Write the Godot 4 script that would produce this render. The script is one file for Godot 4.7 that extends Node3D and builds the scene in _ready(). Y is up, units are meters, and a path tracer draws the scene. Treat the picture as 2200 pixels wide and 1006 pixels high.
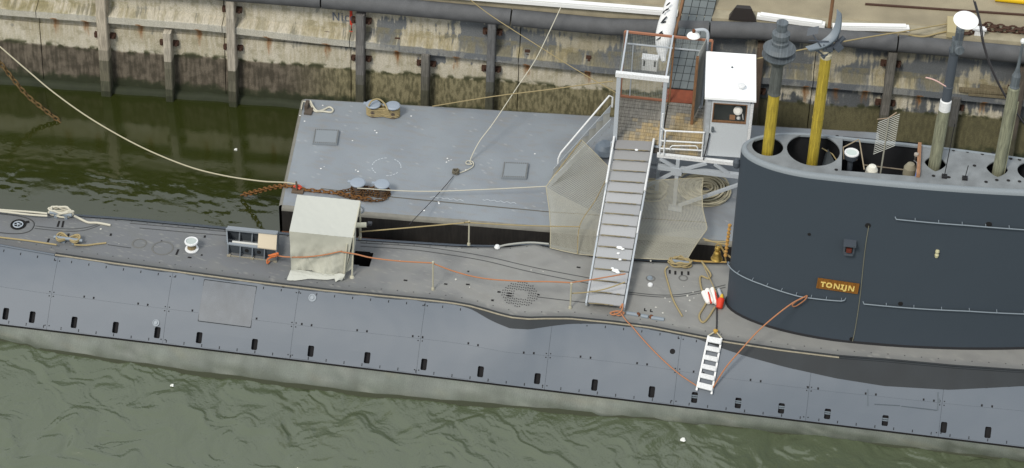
extends Node3D

# ---------------------------------------------------------------- mesh collecting
class MB:
	var v := PackedVector3Array()
	var n := PackedVector3Array()
	var c := PackedColorArray()
	var uv := PackedVector2Array()
	var col := Color.WHITE
	func put(p: Vector3, q: Vector3, t := Vector2.ZERO, k = null) -> void:
		v.append(p); n.append(q); uv.append(t); c.append(col if k == null else k)
	func tri(a: Vector3, b: Vector3, d: Vector3, m = null) -> void:
		var q: Vector3 = (b - a).cross(d - a).normalized() if m == null else m
		put(a, q); put(b, q); put(d, q)
	func quad(a: Vector3, b: Vector3, d: Vector3, e: Vector3) -> void:
		var q := (d - a).cross(e - b).normalized()
		tri(a, b, d, q); tri(a, d, e, q)
	func hexa(p: Array) -> void:   # p: four lower corners in order, four upper
		var m := Vector3.ZERO
		for x in p: m += x / 8.0
		for f in [[0, 1, 2, 3], [4, 5, 6, 7], [0, 1, 5, 4], [1, 2, 6, 5], [2, 3, 7, 6], [3, 0, 4, 7]]:
			var q: Vector3 = (p[f[2]] - p[f[0]]).cross(p[f[3]] - p[f[1]]).normalized()
			if q.dot((p[f[0]] + p[f[2]]) / 2.0 - m) < 0: q = -q
			tri(p[f[0]], p[f[1]], p[f[2]], q); tri(p[f[0]], p[f[2]], p[f[3]], q)
	func box(o: Vector3, s: Vector3, b := Basis()) -> void:
		var h := s / 2.0
		var p := []
		for y in [-1, 1]:
			for k in [[-1, -1], [1, -1], [1, 1], [-1, 1]]:
				p.append(o + b * Vector3(h.x * k[0], h.y * y, h.z * k[1]))
		hexa(p)
	func slab(a: Vector3, b: Vector3, d: Vector3, e: Vector3, t: Vector3) -> void:
		hexa([a - t, b - t, d - t, e - t, a, b, d, e])
	func beam(a: Vector3, b: Vector3, w: float, h: float, up := Vector3.UP) -> void:
		var x := (b - a).normalized()
		var z := x.cross(up).normalized()
		if z.length() < 0.5: z = x.cross(Vector3.RIGHT).normalized()
		var y := z.cross(x)
		box((a + b) / 2.0, Vector3(a.distance_to(b), h, w), Basis(x, y, z))
	func tube(p: Array, r, k := 6, closed := false) -> void:
		var m := p.size()
		var ring := []
		var nor := []
		var t0: Vector3 = (p[1] - p[0]).normalized()
		var up := Vector3.UP if absf(t0.y) < 0.9 else Vector3.RIGHT
		var s := t0.cross(up).normalized()
		for i in m:
			var a: Vector3 = p[(i - 1 + m) % m] if closed or i > 0 else p[i]
			var b: Vector3 = p[(i + 1) % m] if closed or i < m - 1 else p[i]
			var t := (b - a).normalized()
			s = (s - t * s.dot(t)).normalized()
			var u := t.cross(s)
			var rr: float = r[i] if r is Array else r
			var o := []
			var q := []
			for j in k:
				var g := TAU * j / k
				var d := s * cos(g) + u * sin(g)
				q.append(d); o.append(p[i] + d * rr)
			ring.append(o); nor.append(q)
		for i in (m if closed else m - 1):
			var i2 := (i + 1) % m
			for j in k:
				var j2 := (j + 1) % k
				put(ring[i][j], nor[i][j]); put(ring[i2][j], nor[i2][j]); put(ring[i2][j2], nor[i2][j2])
				put(ring[i][j], nor[i][j]); put(ring[i2][j2], nor[i2][j2]); put(ring[i][j2], nor[i][j2])
		if not closed:
			for e in [0, m - 1]:
				var q: Vector3 = (p[e] - p[1 if e == 0 else m - 2]).normalized()
				for j in range(1, k - 1):
					tri(ring[e][0], ring[e][j], ring[e][j + 1], q)
	func lathe(o: Vector3, prof: Array, k := 24, b := Basis()) -> void:   # prof: Vector2(radius, height)
		for i in prof.size() - 1:
			var p: Vector2 = prof[i]
			var q: Vector2 = prof[i + 1]
			var d := (q - p).normalized()
			var nn := Vector2(d.y, -d.x)
			for j in k:
				var g := TAU * j / k
				var e := TAU * (j + 1) / k
				var A := Vector3(cos(g), 0, sin(g))
				var B := Vector3(cos(e), 0, sin(e))
				var na := b * (A * nn.x + Vector3(0, nn.y, 0))
				var nb := b * (B * nn.x + Vector3(0, nn.y, 0))
				var p0 := o + b * (A * p.x + Vector3(0, p.y, 0))
				var p1 := o + b * (B * p.x + Vector3(0, p.y, 0))
				var q0 := o + b * (A * q.x + Vector3(0, q.y, 0))
				var q1 := o + b * (B * q.x + Vector3(0, q.y, 0))
				if p.x > 0.0001: put(p0, na); put(p1, nb); put(q1, nb)
				if q.x > 0.0001: put(p0, na); put(q1, nb); put(q0, na)
	func grid(us: Array, vs: Array, f: Callable, keep = null, tint = null) -> void:
		var P := []
		for u in us:
			var row := []
			for w in vs: row.append(f.call(u, w))
			P.append(row)
		var N := []
		var mu := us.size() - 1
		var mv := vs.size() - 1
		for i in us.size():
			var row := []
			for j in vs.size():
				var a: Vector3 = P[mini(i + 1, mu)][j] - P[maxi(i - 1, 0)][j]
				var b: Vector3 = P[i][mini(j + 1, mv)] - P[i][maxi(j - 1, 0)]
				row.append(b.cross(a).normalized())
			N.append(row)
		for i in mu:
			for j in mv:
				if keep != null and not keep.call((us[i] + us[i + 1]) / 2.0, (vs[j] + vs[j + 1]) / 2.0): continue
				for k in [[0, 0], [1, 0], [1, 1], [0, 0], [1, 1], [0, 1]]:
					var x: int = i + k[0]
					var y: int = j + k[1]
					var kk = null if tint == null else tint.call(P[x][y])
					put(P[x][y], N[x][y], Vector2(us[x], vs[y]), kk)
	func mesh(shift := Vector3.ZERO) -> ArrayMesh:
		for i in range(0, v.size(), 3):
			if (v[i + 1] - v[i]).cross(v[i + 2] - v[i]).dot(n[i] + n[i + 1] + n[i + 2]) > 0.0:
				var t := v[i + 1]; v[i + 1] = v[i + 2]; v[i + 2] = t
				t = n[i + 1]; n[i + 1] = n[i + 2]; n[i + 2] = t
				var k := c[i + 1]; c[i + 1] = c[i + 2]; c[i + 2] = k
				var w := uv[i + 1]; uv[i + 1] = uv[i + 2]; uv[i + 2] = w
		if shift != Vector3.ZERO:
			for i in v.size(): v[i] -= shift
		var a := []
		a.resize(Mesh.ARRAY_MAX)
		a[Mesh.ARRAY_VERTEX] = v; a[Mesh.ARRAY_NORMAL] = n; a[Mesh.ARRAY_COLOR] = c; a[Mesh.ARRAY_TEX_UV] = uv
		var m := ArrayMesh.new()
		m.add_surface_from_arrays(Mesh.PRIMITIVE_TRIANGLES, a)
		return m

var taken := {}
func numbered(s: String) -> String:
	if not taken.has(s):
		taken[s] = 0
		return s
	taken[s] += 1
	return "%s_%03d" % [s, taken[s]]

func tag(o: Node, label: String, category: String, group := "") -> Node:
	o.set_meta("label", label); o.set_meta("category", category)
	if group != "": o.set_meta("group", group)
	return o

func thing(called: String, at: Vector3, label: String, category: String, group := "") -> Node3D:
	var o := Node3D.new()
	o.name = numbered(called); o.position = at
	add_child(o)
	tag(o, label, category, group)
	return o

func part(mb: MB, called: String, m: Material, parent: Node3D, stuff := false) -> MeshInstance3D:
	var o := MeshInstance3D.new()
	o.name = called
	var at := Vector3.ZERO
	var q: Node = parent
	while q != self:
		at += q.position
		q = q.get_parent()
	o.mesh = mb.mesh(at); o.material_override = m
	parent.add_child(o, true)
	if stuff: o.set_meta("kind", "stuff")
	return o

func solo(mb: MB, called: String, m: Material, label: String, category: String, group := "") -> MeshInstance3D:
	var lo := mb.v[0]
	var hi := mb.v[0]
	for p in mb.v:
		lo = lo.min(p); hi = hi.max(p)
	var at := Vector3((lo.x + hi.x) / 2.0, lo.y, (lo.z + hi.z) / 2.0)
	var o := MeshInstance3D.new()
	o.name = numbered(called); o.position = at
	o.mesh = mb.mesh(at); o.material_override = m
	add_child(o)
	tag(o, label, category, group)
	return o

func struct(mb: MB, called: String, m: Material) -> MeshInstance3D:
	var o := MeshInstance3D.new()
	o.name = numbered(called); o.mesh = mb.mesh(); o.material_override = m
	add_child(o)
	o.set_meta("kind", "structure")
	return o

func copy(o: Node3D, at: Vector3, label: String, turn := 0.0) -> Node3D:
	var r: Node3D = o.duplicate()
	var base := String(o.name)
	if base.length() > 4 and base.right(3).is_valid_int(): base = base.left(base.length() - 4)
	r.name = numbered(base); r.position = at; r.rotation.y = turn
	r.set_meta("label", label)
	add_child(r)
	return r

func one() -> MB: return MB.new()

# ---------------------------------------------------------------- materials
var grain: Texture2D
var blotch: Texture2D
var streak: Texture2D
var ripple: Texture2D
func noise_map(seed_: int, freq: float, oct: int, lo: float, hi: float, size := 512) -> Texture2D:
	var f := FastNoiseLite.new()
	f.seed = seed_; f.frequency = freq; f.fractal_octaves = oct; f.noise_type = FastNoiseLite.TYPE_SIMPLEX_SMOOTH
	var im := f.get_seamless_image(size, size)
	var o := Image.create(size, size, false, Image.FORMAT_RGB8)
	for y in size:
		for x in size:
			var k := lerpf(lo, hi, im.get_pixel(x, y).r)
			o.set_pixel(x, y, Color(k, k, k))
	return ImageTexture.create_from_image(o)

func streak_map(base: float, amount: float) -> Texture2D:
	var f := FastNoiseLite.new()
	f.seed = 77; f.frequency = 0.05; f.fractal_octaves = 4
	var im := Image.create(512, 512, false, Image.FORMAT_RGB8)
	for y in 512:
		for x in 512:
			var a := TAU * x / 512.0
			var q := f.get_noise_3d(cos(a) * 81, sin(a) * 81, sin(TAU * y / 512.0) * 9)
			var k := clampf(base + q * amount, 0.5, 1)
			im.set_pixel(x, y, Color(k, k, k))
	return ImageTexture.create_from_image(im)

func veil(hex: String, a: float, fine: Texture2D = null, fs := 1.0) -> StandardMaterial3D:
	var m := mat(hex, 0.95, fine, fs)
	var k := Color(hex)
	k.a = a
	m.albedo_color = k
	m.transparency = BaseMaterial3D.TRANSPARENCY_ALPHA
	return m

# colour (sRGB hex), roughness, fine map with its repeats per metre, coarse map with its repeats per metre
func mat(hex: String, rough := 0.7, fine: Texture2D = null, fs := 1.0, coarse: Texture2D = null, cs := 0.2, metal := 0.0) -> StandardMaterial3D:
	var m := StandardMaterial3D.new()
	m.albedo_color = Color(hex); m.roughness = rough; m.metallic = metal
	m.vertex_color_use_as_albedo = true
	m.cull_mode = BaseMaterial3D.CULL_DISABLED
	if fine != null:
		m.albedo_texture = fine; m.uv1_triplanar = true; m.uv1_world_triplanar = true; m.uv1_scale = Vector3.ONE * fs
	if coarse != null:
		m.detail_enabled = true; m.detail_albedo = coarse; m.detail_blend_mode = BaseMaterial3D.BLEND_MODE_MUL
		m.detail_uv_layer = BaseMaterial3D.DETAIL_UV_2
		m.uv2_triplanar = true; m.uv2_world_triplanar = true; m.uv2_scale = Vector3.ONE * cs
	return m

func rng(a: float, b: float, n: int) -> Array:
	var r := []
	for i in n + 1: r.append(lerpf(a, b, float(i) / n))
	return r

func tab(T: Array, x: float) -> float:
	if x <= T[0].x: return T[0].y
	for i in T.size() - 1:
		if x <= T[i + 1].x:
			return lerpf(T[i].y, T[i + 1].y, (x - T[i].x) / (T[i + 1].x - T[i].x))
	return T[-1].y

func smooth(p: Array, per := 6) -> Array:   # Catmull-Rom through the points
	var r := []
	for i in p.size() - 1:
		var a: Vector3 = p[maxi(i - 1, 0)]
		var b: Vector3 = p[i]
		var d: Vector3 = p[i + 1]
		var e: Vector3 = p[mini(i + 2, p.size() - 1)]
		for k in per: r.append(b.cubic_interpolate(d, a, e, float(k) / per))
	r.append(p[-1])
	return r

# ---------------------------------------------------------------- the quay wall's own axes: s along, y up, d out from its face
var dents := FastNoiseLite.new()
const WP := Vector3(-16.617, 0.0, -8.647)
const WU := Vector3(0.999, 0.0, -0.044)
const WN := Vector3(0.044, 0.0, 0.999)
func w(s: float, y: float, d := 0.0) -> Vector3: return WP + WU * s + Vector3(0, 0.92 * y, 0) + WN * (d - 0.0985 * y)   # the wall leans back a little
func wbasis() -> Basis: return Basis(WU, Vector3.UP, WN)

# ---------------------------------------------------------------- the submarine's lines
var ZN := [Vector2(-22.028, 1.971), Vector2(-20.757, 2.042), Vector2(-19.903, 2.124), Vector2(-19.071, 2.187), Vector2(-17.255, 2.262), Vector2(-15.199, 2.312), Vector2(-13.159, 2.362), Vector2(-11.141, 2.372), Vector2(-9.15, 2.303), Vector2(-7.96, 2.264), Vector2(-7.481, 2.27), Vector2(-7.011, 2.308), Vector2(-6.516, 2.422), Vector2(-6.145, 2.517), Vector2(-5.78, 2.583), Vector2(-5.309, 2.569), Vector2(-4.863, 2.469), Vector2(-4.17, 2.345), Vector2(-2.943, 2.307), Vector2(-1.897, 2.32), Vector2(-0.871, 2.435), Vector2(0.137, 2.552), Vector2(1.754, 2.637), Vector2(3.331, 2.649), Vector2(4.567, 2.566), Vector2(6.474, 2.498), Vector2(8.375, 2.353), Vector2(10.904, 2.116)]
var ZF := [Vector2(-22.454, 0.712), Vector2(-21.218, 0.62), Vector2(-19.989, 0.509), Vector2(-18.895, 0.421), Vector2(-17.524, 0.327), Vector2(-14.627, 0.242), Vector2(-12.707, 0.178), Vector2(-10.402, 0.022), Vector2(-7.572, -0.208), Vector2(-6.379, -0.423), Vector2(-5.603, -0.714), Vector2(-5.115, -0.63), Vector2(-3.664, -0.419), Vector2(-2.188, -0.493), Vector2(-0.062, -0.79), Vector2(3.0, -0.85), Vector2(8.0, -0.6), Vector2(11.0, -0.4)]
var ZW := [Vector2(-30, 3.6), Vector2(-20.4, 4.0), Vector2(-18.9, 4.26), Vector2(-14.8, 4.42), Vector2(-9.4, 4.46), Vector2(-4.2, 4.2), Vector2(1, 3.95), Vector2(6.1, 3.9), Vector2(14, 3.9)]
func casp(x: float, t: float) -> Vector3:
	var a := tab(ZN, x) + 0.06
	return Vector3(x, lerpf(1.9, 0.5, t) + 0.1 * sin(PI * t), lerpf(a, 3.86, t))
func casn(x: float, t: float) -> Vector3:
	var q := (casp(x, t + 0.01) - casp(x, t - 0.01)).cross(casp(x + 0.05, t) - casp(x - 0.05, t)).normalized()
	return q if q.y > 0 else -q
func sail_half(x: float, y: float) -> float:
	var t := (y - 2.0) / 5.5
	var a := lerpf(3.4, 2.1, t)
	var x0 := lerpf(0.1, 0.05, t)
	var wd := lerpf(1.17, 0.97, t)
	if x < x0 + a: return wd * sqrt(maxf(0, 1 - pow((x0 + a - x) / a, 2)))
	if x > 3.6: return wd * maxf(0.0, 1 - pow((x - 3.6) / lerpf(7.4, 9.4, t), 2))
	return wd
func sail_mid(x: float, y: float) -> float:
	return lerpf(0.92, 0.98, (y - 2.0) / 5.5) - 0.02 * maxf(0, x - 3)
func sail_at(x: float, y: float, off := 0.0) -> Vector3:
	var z := sail_mid(x, y) + sail_half(x, y)
	var e := 0.02
	var a := Vector3(2 * e, 0, sail_mid(x + e, y) + sail_half(x + e, y) - sail_mid(x - e, y) - sail_half(x - e, y))
	var b := Vector3(0, 2 * e, sail_mid(x, y + e) + sail_half(x, y + e) - sail_mid(x, y - e) - sail_half(x, y - e))
	var q := a.cross(b).normalized()
	if q.z < 0: q = -q
	return Vector3(x, y, z) + q * off
func sail_ring(y: float, inset := 0.0) -> Array:   # closed outline, from the nose along the near side and back along the far side
	var t := (y - 2.0) / 5.5
	var x0 := lerpf(0.1, 0.05, t)
	var a := lerpf(3.4, 2.1, t)
	var x1 := 3.6 + lerpf(7.4, 9.4, t)
	var near := []
	for i in 15: near.append(x0 + a - a * cos(PI / 2 * i / 14.0))
	for i in range(1, 15): near.append(lerpf(x0 + a, x1, i / 14.0))
	var p := []
	for x in near: p.append(Vector3(x, y, sail_mid(x, y) + sail_half(x, y)))
	for i in range(near.size() - 2, 0, -1): p.append(Vector3(near[i], y, sail_mid(near[i], y) - sail_half(near[i], y)))
	if inset != 0.0:
		var q := []
		for i in p.size():
			var d: Vector3 = p[(i + 1) % p.size()] - p[(i - 1 + p.size()) % p.size()]
			q.append(p[i] + Vector3(-d.z, 0, d.x).normalized() * inset)
		return q
	return p

var M := {}
func _ready() -> void:
	# camera, sky, sun, exposure
	var cam := Camera3D.new()
	cam.name = "camera"
	cam.fov = 11.2217; cam.near = 1.0; cam.far = 2000.0
	cam.transform = Transform3D(Basis(Vector3(0.989, 0.025, -0.148), Vector3(-0.112, 0.776, -0.621), Vector3(0.099, 0.63, 0.77)), Vector3(0.577, 45.723, 52.45))
	add_child(cam)
	cam.current = true
	var env := Environment.new()
	env.background_mode = Environment.BG_SKY
	var ps := ProceduralSkyMaterial.new()
	ps.sky_top_color = Color("e4e9ee"); ps.sky_horizon_color = Color("dfe3e6"); ps.sky_curve = 0.15
	ps.ground_horizon_color = Color("8a8c88"); ps.ground_bottom_color = Color("5a5c58")
	var sky := Sky.new()
	sky.sky_material = ps
	env.sky = sky
	env.background_energy_multiplier = 1.0
	env.tonemap_mode = Environment.TONE_MAPPER_LINEAR
	env.tonemap_exposure = 1.08
	env.sdfgi_enabled = true; env.ssao_enabled = true; env.ssil_enabled = true
	var we := WorldEnvironment.new()
	we.name = "world_environment"; we.environment = env
	add_child(we)
	var sun := DirectionalLight3D.new()
	sun.name = "sun"
	sun.light_color = Color(1, 0.97, 0.92); sun.light_energy = 0.75; sun.light_angular_distance = 14.0
	sun.shadow_enabled = true
	sun.look_at_from_position(Vector3(-7, 18, 15), Vector3.ZERO)
	add_child(sun)

	make_materials()
	water()
	quay()
	submarine()
	sail_fittings()
	barge()
	platform()
	deck_gear()
	ropes()

func make_materials() -> void:
	grain = noise_map(3, 0.06, 5, 0.84, 1.0)
	blotch = noise_map(9, 0.010, 4, 0.82, 1.0)
	ripple = noise_map(21, 0.03, 4, 0.0, 1.0)
	streak = streak_map(0.86, 0.28)
	M.deck = mat("e9e9e9", 0.85, grain, 2.6)
	M.casing = mat("5d6773", 0.52, grain, 2.4)
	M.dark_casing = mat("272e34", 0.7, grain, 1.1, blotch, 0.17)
	M.strake = mat("aaa390", 0.8, grain, 2.5, blotch, 0.9)
	M.black = mat("0b0b0c", 0.9)
	M.slot = mat("15161a", 0.9)
	M.hull = mat("ffffff", 0.7, grain, 0.7, blotch, 0.24)
	M.sail = mat("3a4550", 0.68, grain, 3.0)
	M.sail_top = mat("8c9296", 0.75, grain, 1.2, blotch, 0.3)
	M.sail_rim = mat("868f96", 0.65, grain, 1.0)
	M.sail_in = mat("1b1d22", 0.8, grain, 1.0)
	M.rail = mat("78838d", 0.5)
	M.barge_side = mat("2a2724", 0.8, streak, 0.5, blotch, 0.4)
	M.rust = mat("7a4a2a", 0.9, grain, 3.0, blotch, 0.9)
	M.dark_rust = mat("4a3226", 0.9, grain, 3.0)
	M.grey_steel = mat("a7b1bb", 0.55, grain, 1.5)
	M.white = mat("e9ecee", 0.5, grain, 0.5)
	M.pale_steel = mat("b9c1c9", 0.5, grain, 1.0)
	M.mast_yellow = mat("cbb440", 0.6, streak, 0.9, grain, 1.1)
	M.mast_olive = mat("9a9d85", 0.7, streak, 0.9, grain, 1.0)
	M.mast_grey = mat("646d74", 0.6, streak, 0.8)
	M.dark_grey = mat("4a525c", 0.6, grain, 1.3)
	M.plank = mat("ffffff", 0.85, streak, 1.2, grain, 1.3)
	M.wood = mat("8a6647", 0.8, streak, 1.5)
	M.pipe = mat("626467", 0.75, grain, 0.8, blotch, 0.35)
	M.timber = mat("ffffff", 0.9, streak, 1.1, grain, 1.4)
	M.canvas = mat("c6c9c2", 0.9, grain, 2.2)
	M.rope_tan = mat("a4956e", 0.95, grain, 6.0)
	M.rope_white = mat("cbc8b8", 0.95, grain, 5.0)
	M.rope_pale = mat("bdb79f", 0.95, grain, 5.0)
	M.rope_orange = mat("b57c58", 0.9, grain, 5.0)
	M.gold = mat("c9a94a", 0.35, null, 1, null, 1, 0.7)
	M.brass = mat("b99a52", 0.3, null, 1, null, 1, 0.85)
	M.quay = mat("a79d84", 0.95, grain, 0.9, blotch, 0.11)
	M.tile = mat("6f7779", 0.8, grain, 1.5)
	M.red = mat("c43a22", 0.6)
	M.cable = mat("26262a", 0.6)
	M.orange_rust = mat("a9745a", 0.8, grain, 3.0)
	M.chain = mat("6e5132", 0.95, grain, 4.0, blotch, 1.1)
	M.glass = mat("14181a", 0.06)
	M.net = mat("bdbcaf", 0.95)
	M.wire = mat("9aa09c", 0.7)

# ---------------------------------------------------------------- water
func water() -> void:
	var a := FastNoiseLite.new()
	a.seed = 5; a.frequency = 0.36; a.fractal_octaves = 2; a.noise_type = FastNoiseLite.TYPE_SIMPLEX_SMOOTH
	var b := FastNoiseLite.new()
	b.seed = 8; b.frequency = 1.0; b.fractal_octaves = 3; b.fractal_gain = 0.55; b.noise_type = FastNoiseLite.TYPE_SIMPLEX_SMOOTH
	var g := FastNoiseLite.new()
	g.seed = 12; g.frequency = 0.16; g.fractal_octaves = 2
	var f := func(x: float, z: float) -> Vector3:
		var gx := g.get_noise_2d(x * 3, z * 3)
		var wx := x + 1.1 * gx
		var wz := z + 1.1 * g.get_noise_2d(x * 3 + 50, z * 3)
		var u := wx * 0.86 + wz * 0.50
		var q := -wx * 0.50 + wz * 0.86
		var open := smoothstep(2.0, 4.6, z)
		var big := a.get_noise_2d(u * 0.7, q * 1.5)
		var mid := b.get_noise_2d(u * 0.45, q * 1.25)
		var mid2 := b.get_noise_2d(wx * 0.75 - wz * 0.4 + 30, wz * 1.5 + wx * 0.5)
		var fine := b.get_noise_2d(u * 1.5 + 70, q * 3.2)
		var gust := 0.55 + 0.9 * clampf(0.5 + gx, 0, 1)
		var y := open * (0.095 * big + gust * (0.034 * mid + 0.020 * mid2 + 0.012 * fine + 0.0075 * b.get_noise_2d(q * 6.0 + 11, u * 3.4) + 0.0065 * b.get_noise_2d(wx * 5.5 + wz * 3.0, wz * 6.5)))
		var calm := (1.0 - open) * smoothstep(-6.0, -3.6, z) * smoothstep(-1.4, -2.6, z)
		y += calm * (0.010 * b.get_noise_2d(x * 0.8, z * 2.4) + 0.0065 * b.get_noise_2d(x * 1.9 + 9, z * 4.8)) * clampf(0.7 + 1.2 * gx, 0.15, 1.3) * (0.5 + 0.8 * smoothstep(-13.0, -17.0, x))
		y += (1.0 - open) * 0.0012 * b.get_noise_2d(x * 0.7, z * 1.4)
		var edge := minf(minf(x + 30.0, 14.0 - x), minf(z + 10.0, 13.0 - z))
		return Vector3(x, y * smoothstep(0.0, 1.0, edge), z)
	var surface := func(hex: String, rough: float, bump: float) -> StandardMaterial3D:
		var k := StandardMaterial3D.new()
		k.albedo_color = Color(hex); k.roughness = rough; k.metallic_specular = 0.95
		k.cull_mode = BaseMaterial3D.CULL_DISABLED
		k.heightmap_enabled = true; k.heightmap_texture = ripple; k.heightmap_scale = bump
		k.uv1_triplanar = true; k.uv1_world_triplanar = true; k.uv1_scale = Vector3.ONE * 0.7
		return k
	# still basin behind the hull, open harbour before it; the two meet under the submarine
	var m := one()
	m.grid(rng(-30, 14, 560), rng(-10, 1.0, 140), f)
	for q in [[-700, -30, -700, 1], [14, 700, -700, 1], [-30, 14, -700, -10]]:
		m.quad(Vector3(q[0], 0, q[2]), Vector3(q[1], 0, q[2]), Vector3(q[1], 0, q[3]), Vector3(q[0], 0, q[3]))
	struct(m, "basin_water", surface.call("2a3012", 0.06, 0.08))  # same water tinted darker: shade of wall and barge put into the colour
	m = one()
	m.grid(rng(-30, 14, 760), rng(1.0, 3.4, 14) + rng(3.45, 10.0, 150) + rng(10.15, 13.0, 20), f)
	for q in [[-700, -30, 1, 700], [14, 700, 1, 700], [-30, 14, 13, 700]]:
		m.quad(Vector3(q[0], 0, q[2]), Vector3(q[1], 0, q[2]), Vector3(q[1], 0, q[3]), Vector3(q[0], 0, q[3]))
	struct(m, "water", surface.call("4b543f", 0.18, 0.6))

# ---------------------------------------------------------------- quay
const BOLTS := [[-5.686, 2.95], [-4.705, 2.95], [-2.934, 2.95], [-1.019, 2.93], [1.216, 2.87], [3.135, 2.86], [5.4, 2.82], [7.289, 2.72], [9.553, 2.72], [11.501, 2.68], [18.4, 2.7], [19.343, 2.67], [20.248, 2.65], [21.932, 2.6], [23.955, 2.5]]
func ledge_y(s: float) -> float:
	return tab([Vector2(-9, 3.063), Vector2(-0.682, 3.105), Vector2(3.187, 2.943), Vector2(7.63, 2.839), Vector2(12.049, 2.683), Vector2(17.873, 2.811), Vector2(20.766, 2.813), Vector2(24.947, 2.732)], s)

func wall_texture() -> Texture2D:
	var a := FastNoiseLite.new()
	a.seed = 31; a.frequency = 0.35; a.fractal_octaves = 4
	var b := FastNoiseLite.new()
	b.seed = 44; b.frequency = 2.2; b.fractal_octaves = 4
	var W := 2048
	var Hh := 320
	var im := Image.create(W, Hh, false, Image.FORMAT_RGB8)
	for i in W:
		var s := -9.0 + 36.0 * i / W
		var ly := ledge_y(s)
		for j in Hh:
			var y := 4.9 - 5.4 * j / Hh
			var big := a.get_noise_2d(s, y * 1.6)
			var mid := b.get_noise_2d(s, y)
			var ver := b.get_noise_2d(s * 3.0, y * 0.35 + 40)
			var k := Color("d9d3c2").lerp(Color("b6ad92"), clampf(0.3 + big * 0.6 + ver * 0.7, 0, 1))
			k = k.lerp(Color("9d977c"), clampf((mid - 0.12) * 1.6, 0, 0.5))
			if y > ly: k = k.lerp(Color("8e8872"), smoothstep(3.0, 12.0, s) * 0.45)
			# ship's paint rubbed off on the wall
			var scuff := a.get_noise_2d(s * 1.3 + 200, y * 2.2) + 0.45 * ver
			var amt := smoothstep(2.0, 8.0, s)
			if y > 2.0 - 0.45 * smoothstep(13.0, 17.0, s):
				var thr := lerpf(0.40, -0.10, smoothstep(1.0, 7.0, s)) - 0.16 * smoothstep(12.0, 18.0, s)
				if y < ly: thr -= 0.06
				thr += 0.9 * smoothstep(0.35, 0.0, absf(y - 2.0 - 0.25 * big)) * (1.0 - smoothstep(14.0, 18.0, s))
				var tone := Color("6b7178").lerp(Color("474d55"), smoothstep(10.0, 18.0, s) * (0.8 if y < ly else 0.35))
				k = k.lerp(tone, smoothstep(thr, thr + lerpf(0.16, 0.4, smoothstep(6, 16, s)), scuff + 0.1 * mid) * clampf(amt + 0.35, 0, 0.86))
			if y < ly + 0.02 and y > ly - 0.26:
				k = k.lerp(Color("c3c2b8").lerp(Color("70757a"), smoothstep(2.0, 7.0, s + 2.0 * big)), 0.7)
			if y > ly and y < ly + 0.4:
				k = k.lerp(Color("8d8455").lerp(Color("9a8d62"), smoothstep(0, 4, s)), 0.45 * smoothstep(-0.5, 0.4, mid + 0.4 * ver) * (smoothstep(-2.5, -4.0, s) + smoothstep(1.5, 3.5, s)))
			# rust below the bolts
			for q in BOLTS:
				var ds := absf(s - q[0])
				if ds < 0.16 and y < ly - 0.2:
					var drop: float = ly - 0.2 - y
					k = k.lerp(Color("8a5a30"), 0.95 * smoothstep(0.14, 0.02, ds + 0.08 * mid) * smoothstep(0.85, 0.05, drop + 0.5 * ver))
			# salt line, wet zone and weed
			var tide := 1.62 + 0.10 * big + 0.05 * mid + 0.15 * smoothstep(13.0, 17.0, s)
			var wet := smoothstep(tide + 0.05, tide - 0.06, y)
			k = k.lerp(Color("cfcbb8"), 0.45 * smoothstep(tide + 0.55, tide + 0.05, y) * (1.0 - wet) * smoothstep(-0.4, 0.3, mid + 0.2) * (1.0 - smoothstep(9, 15, s)))
			var wetc := Color("70675a").lerp(Color("474136"), clampf(0.5 + mid + 1.1 * ver, 0, 1))
			var later := Color("989170").lerp(Color("6a6648"), smoothstep(11, 17, s)).lerp(Color("55523a"), smoothstep(-0.4, 0.6, b.get_noise_2d(s * 3.6, y * 1.2) + 0.5 * big + 0.6 * ver) * 0.75)
			wetc = wetc.lerp(later, smoothstep(1.5, 4.0, s))
			if y < 2.6: k = k.lerp(wetc, wet * 0.95)
			k = k.lerp(Color("33371f"), 0.75 * smoothstep(0.16, 0.0, absf(y - tide + 0.02)) * smoothstep(-0.1, 0.25, mid + 0.5 * big))
			k = k.lerp(Color("2b331c"), 0.92 * smoothstep(0.62 + 0.2 * mid, 0.30 + 0.2 * mid, y))
			k *= 0.93 + 0.16 * b.get_noise_2d(s * 9.0, y * 9.0)
			im.set_pixel(i, j, k)
	return ImageTexture.create_from_image(im)

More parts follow.
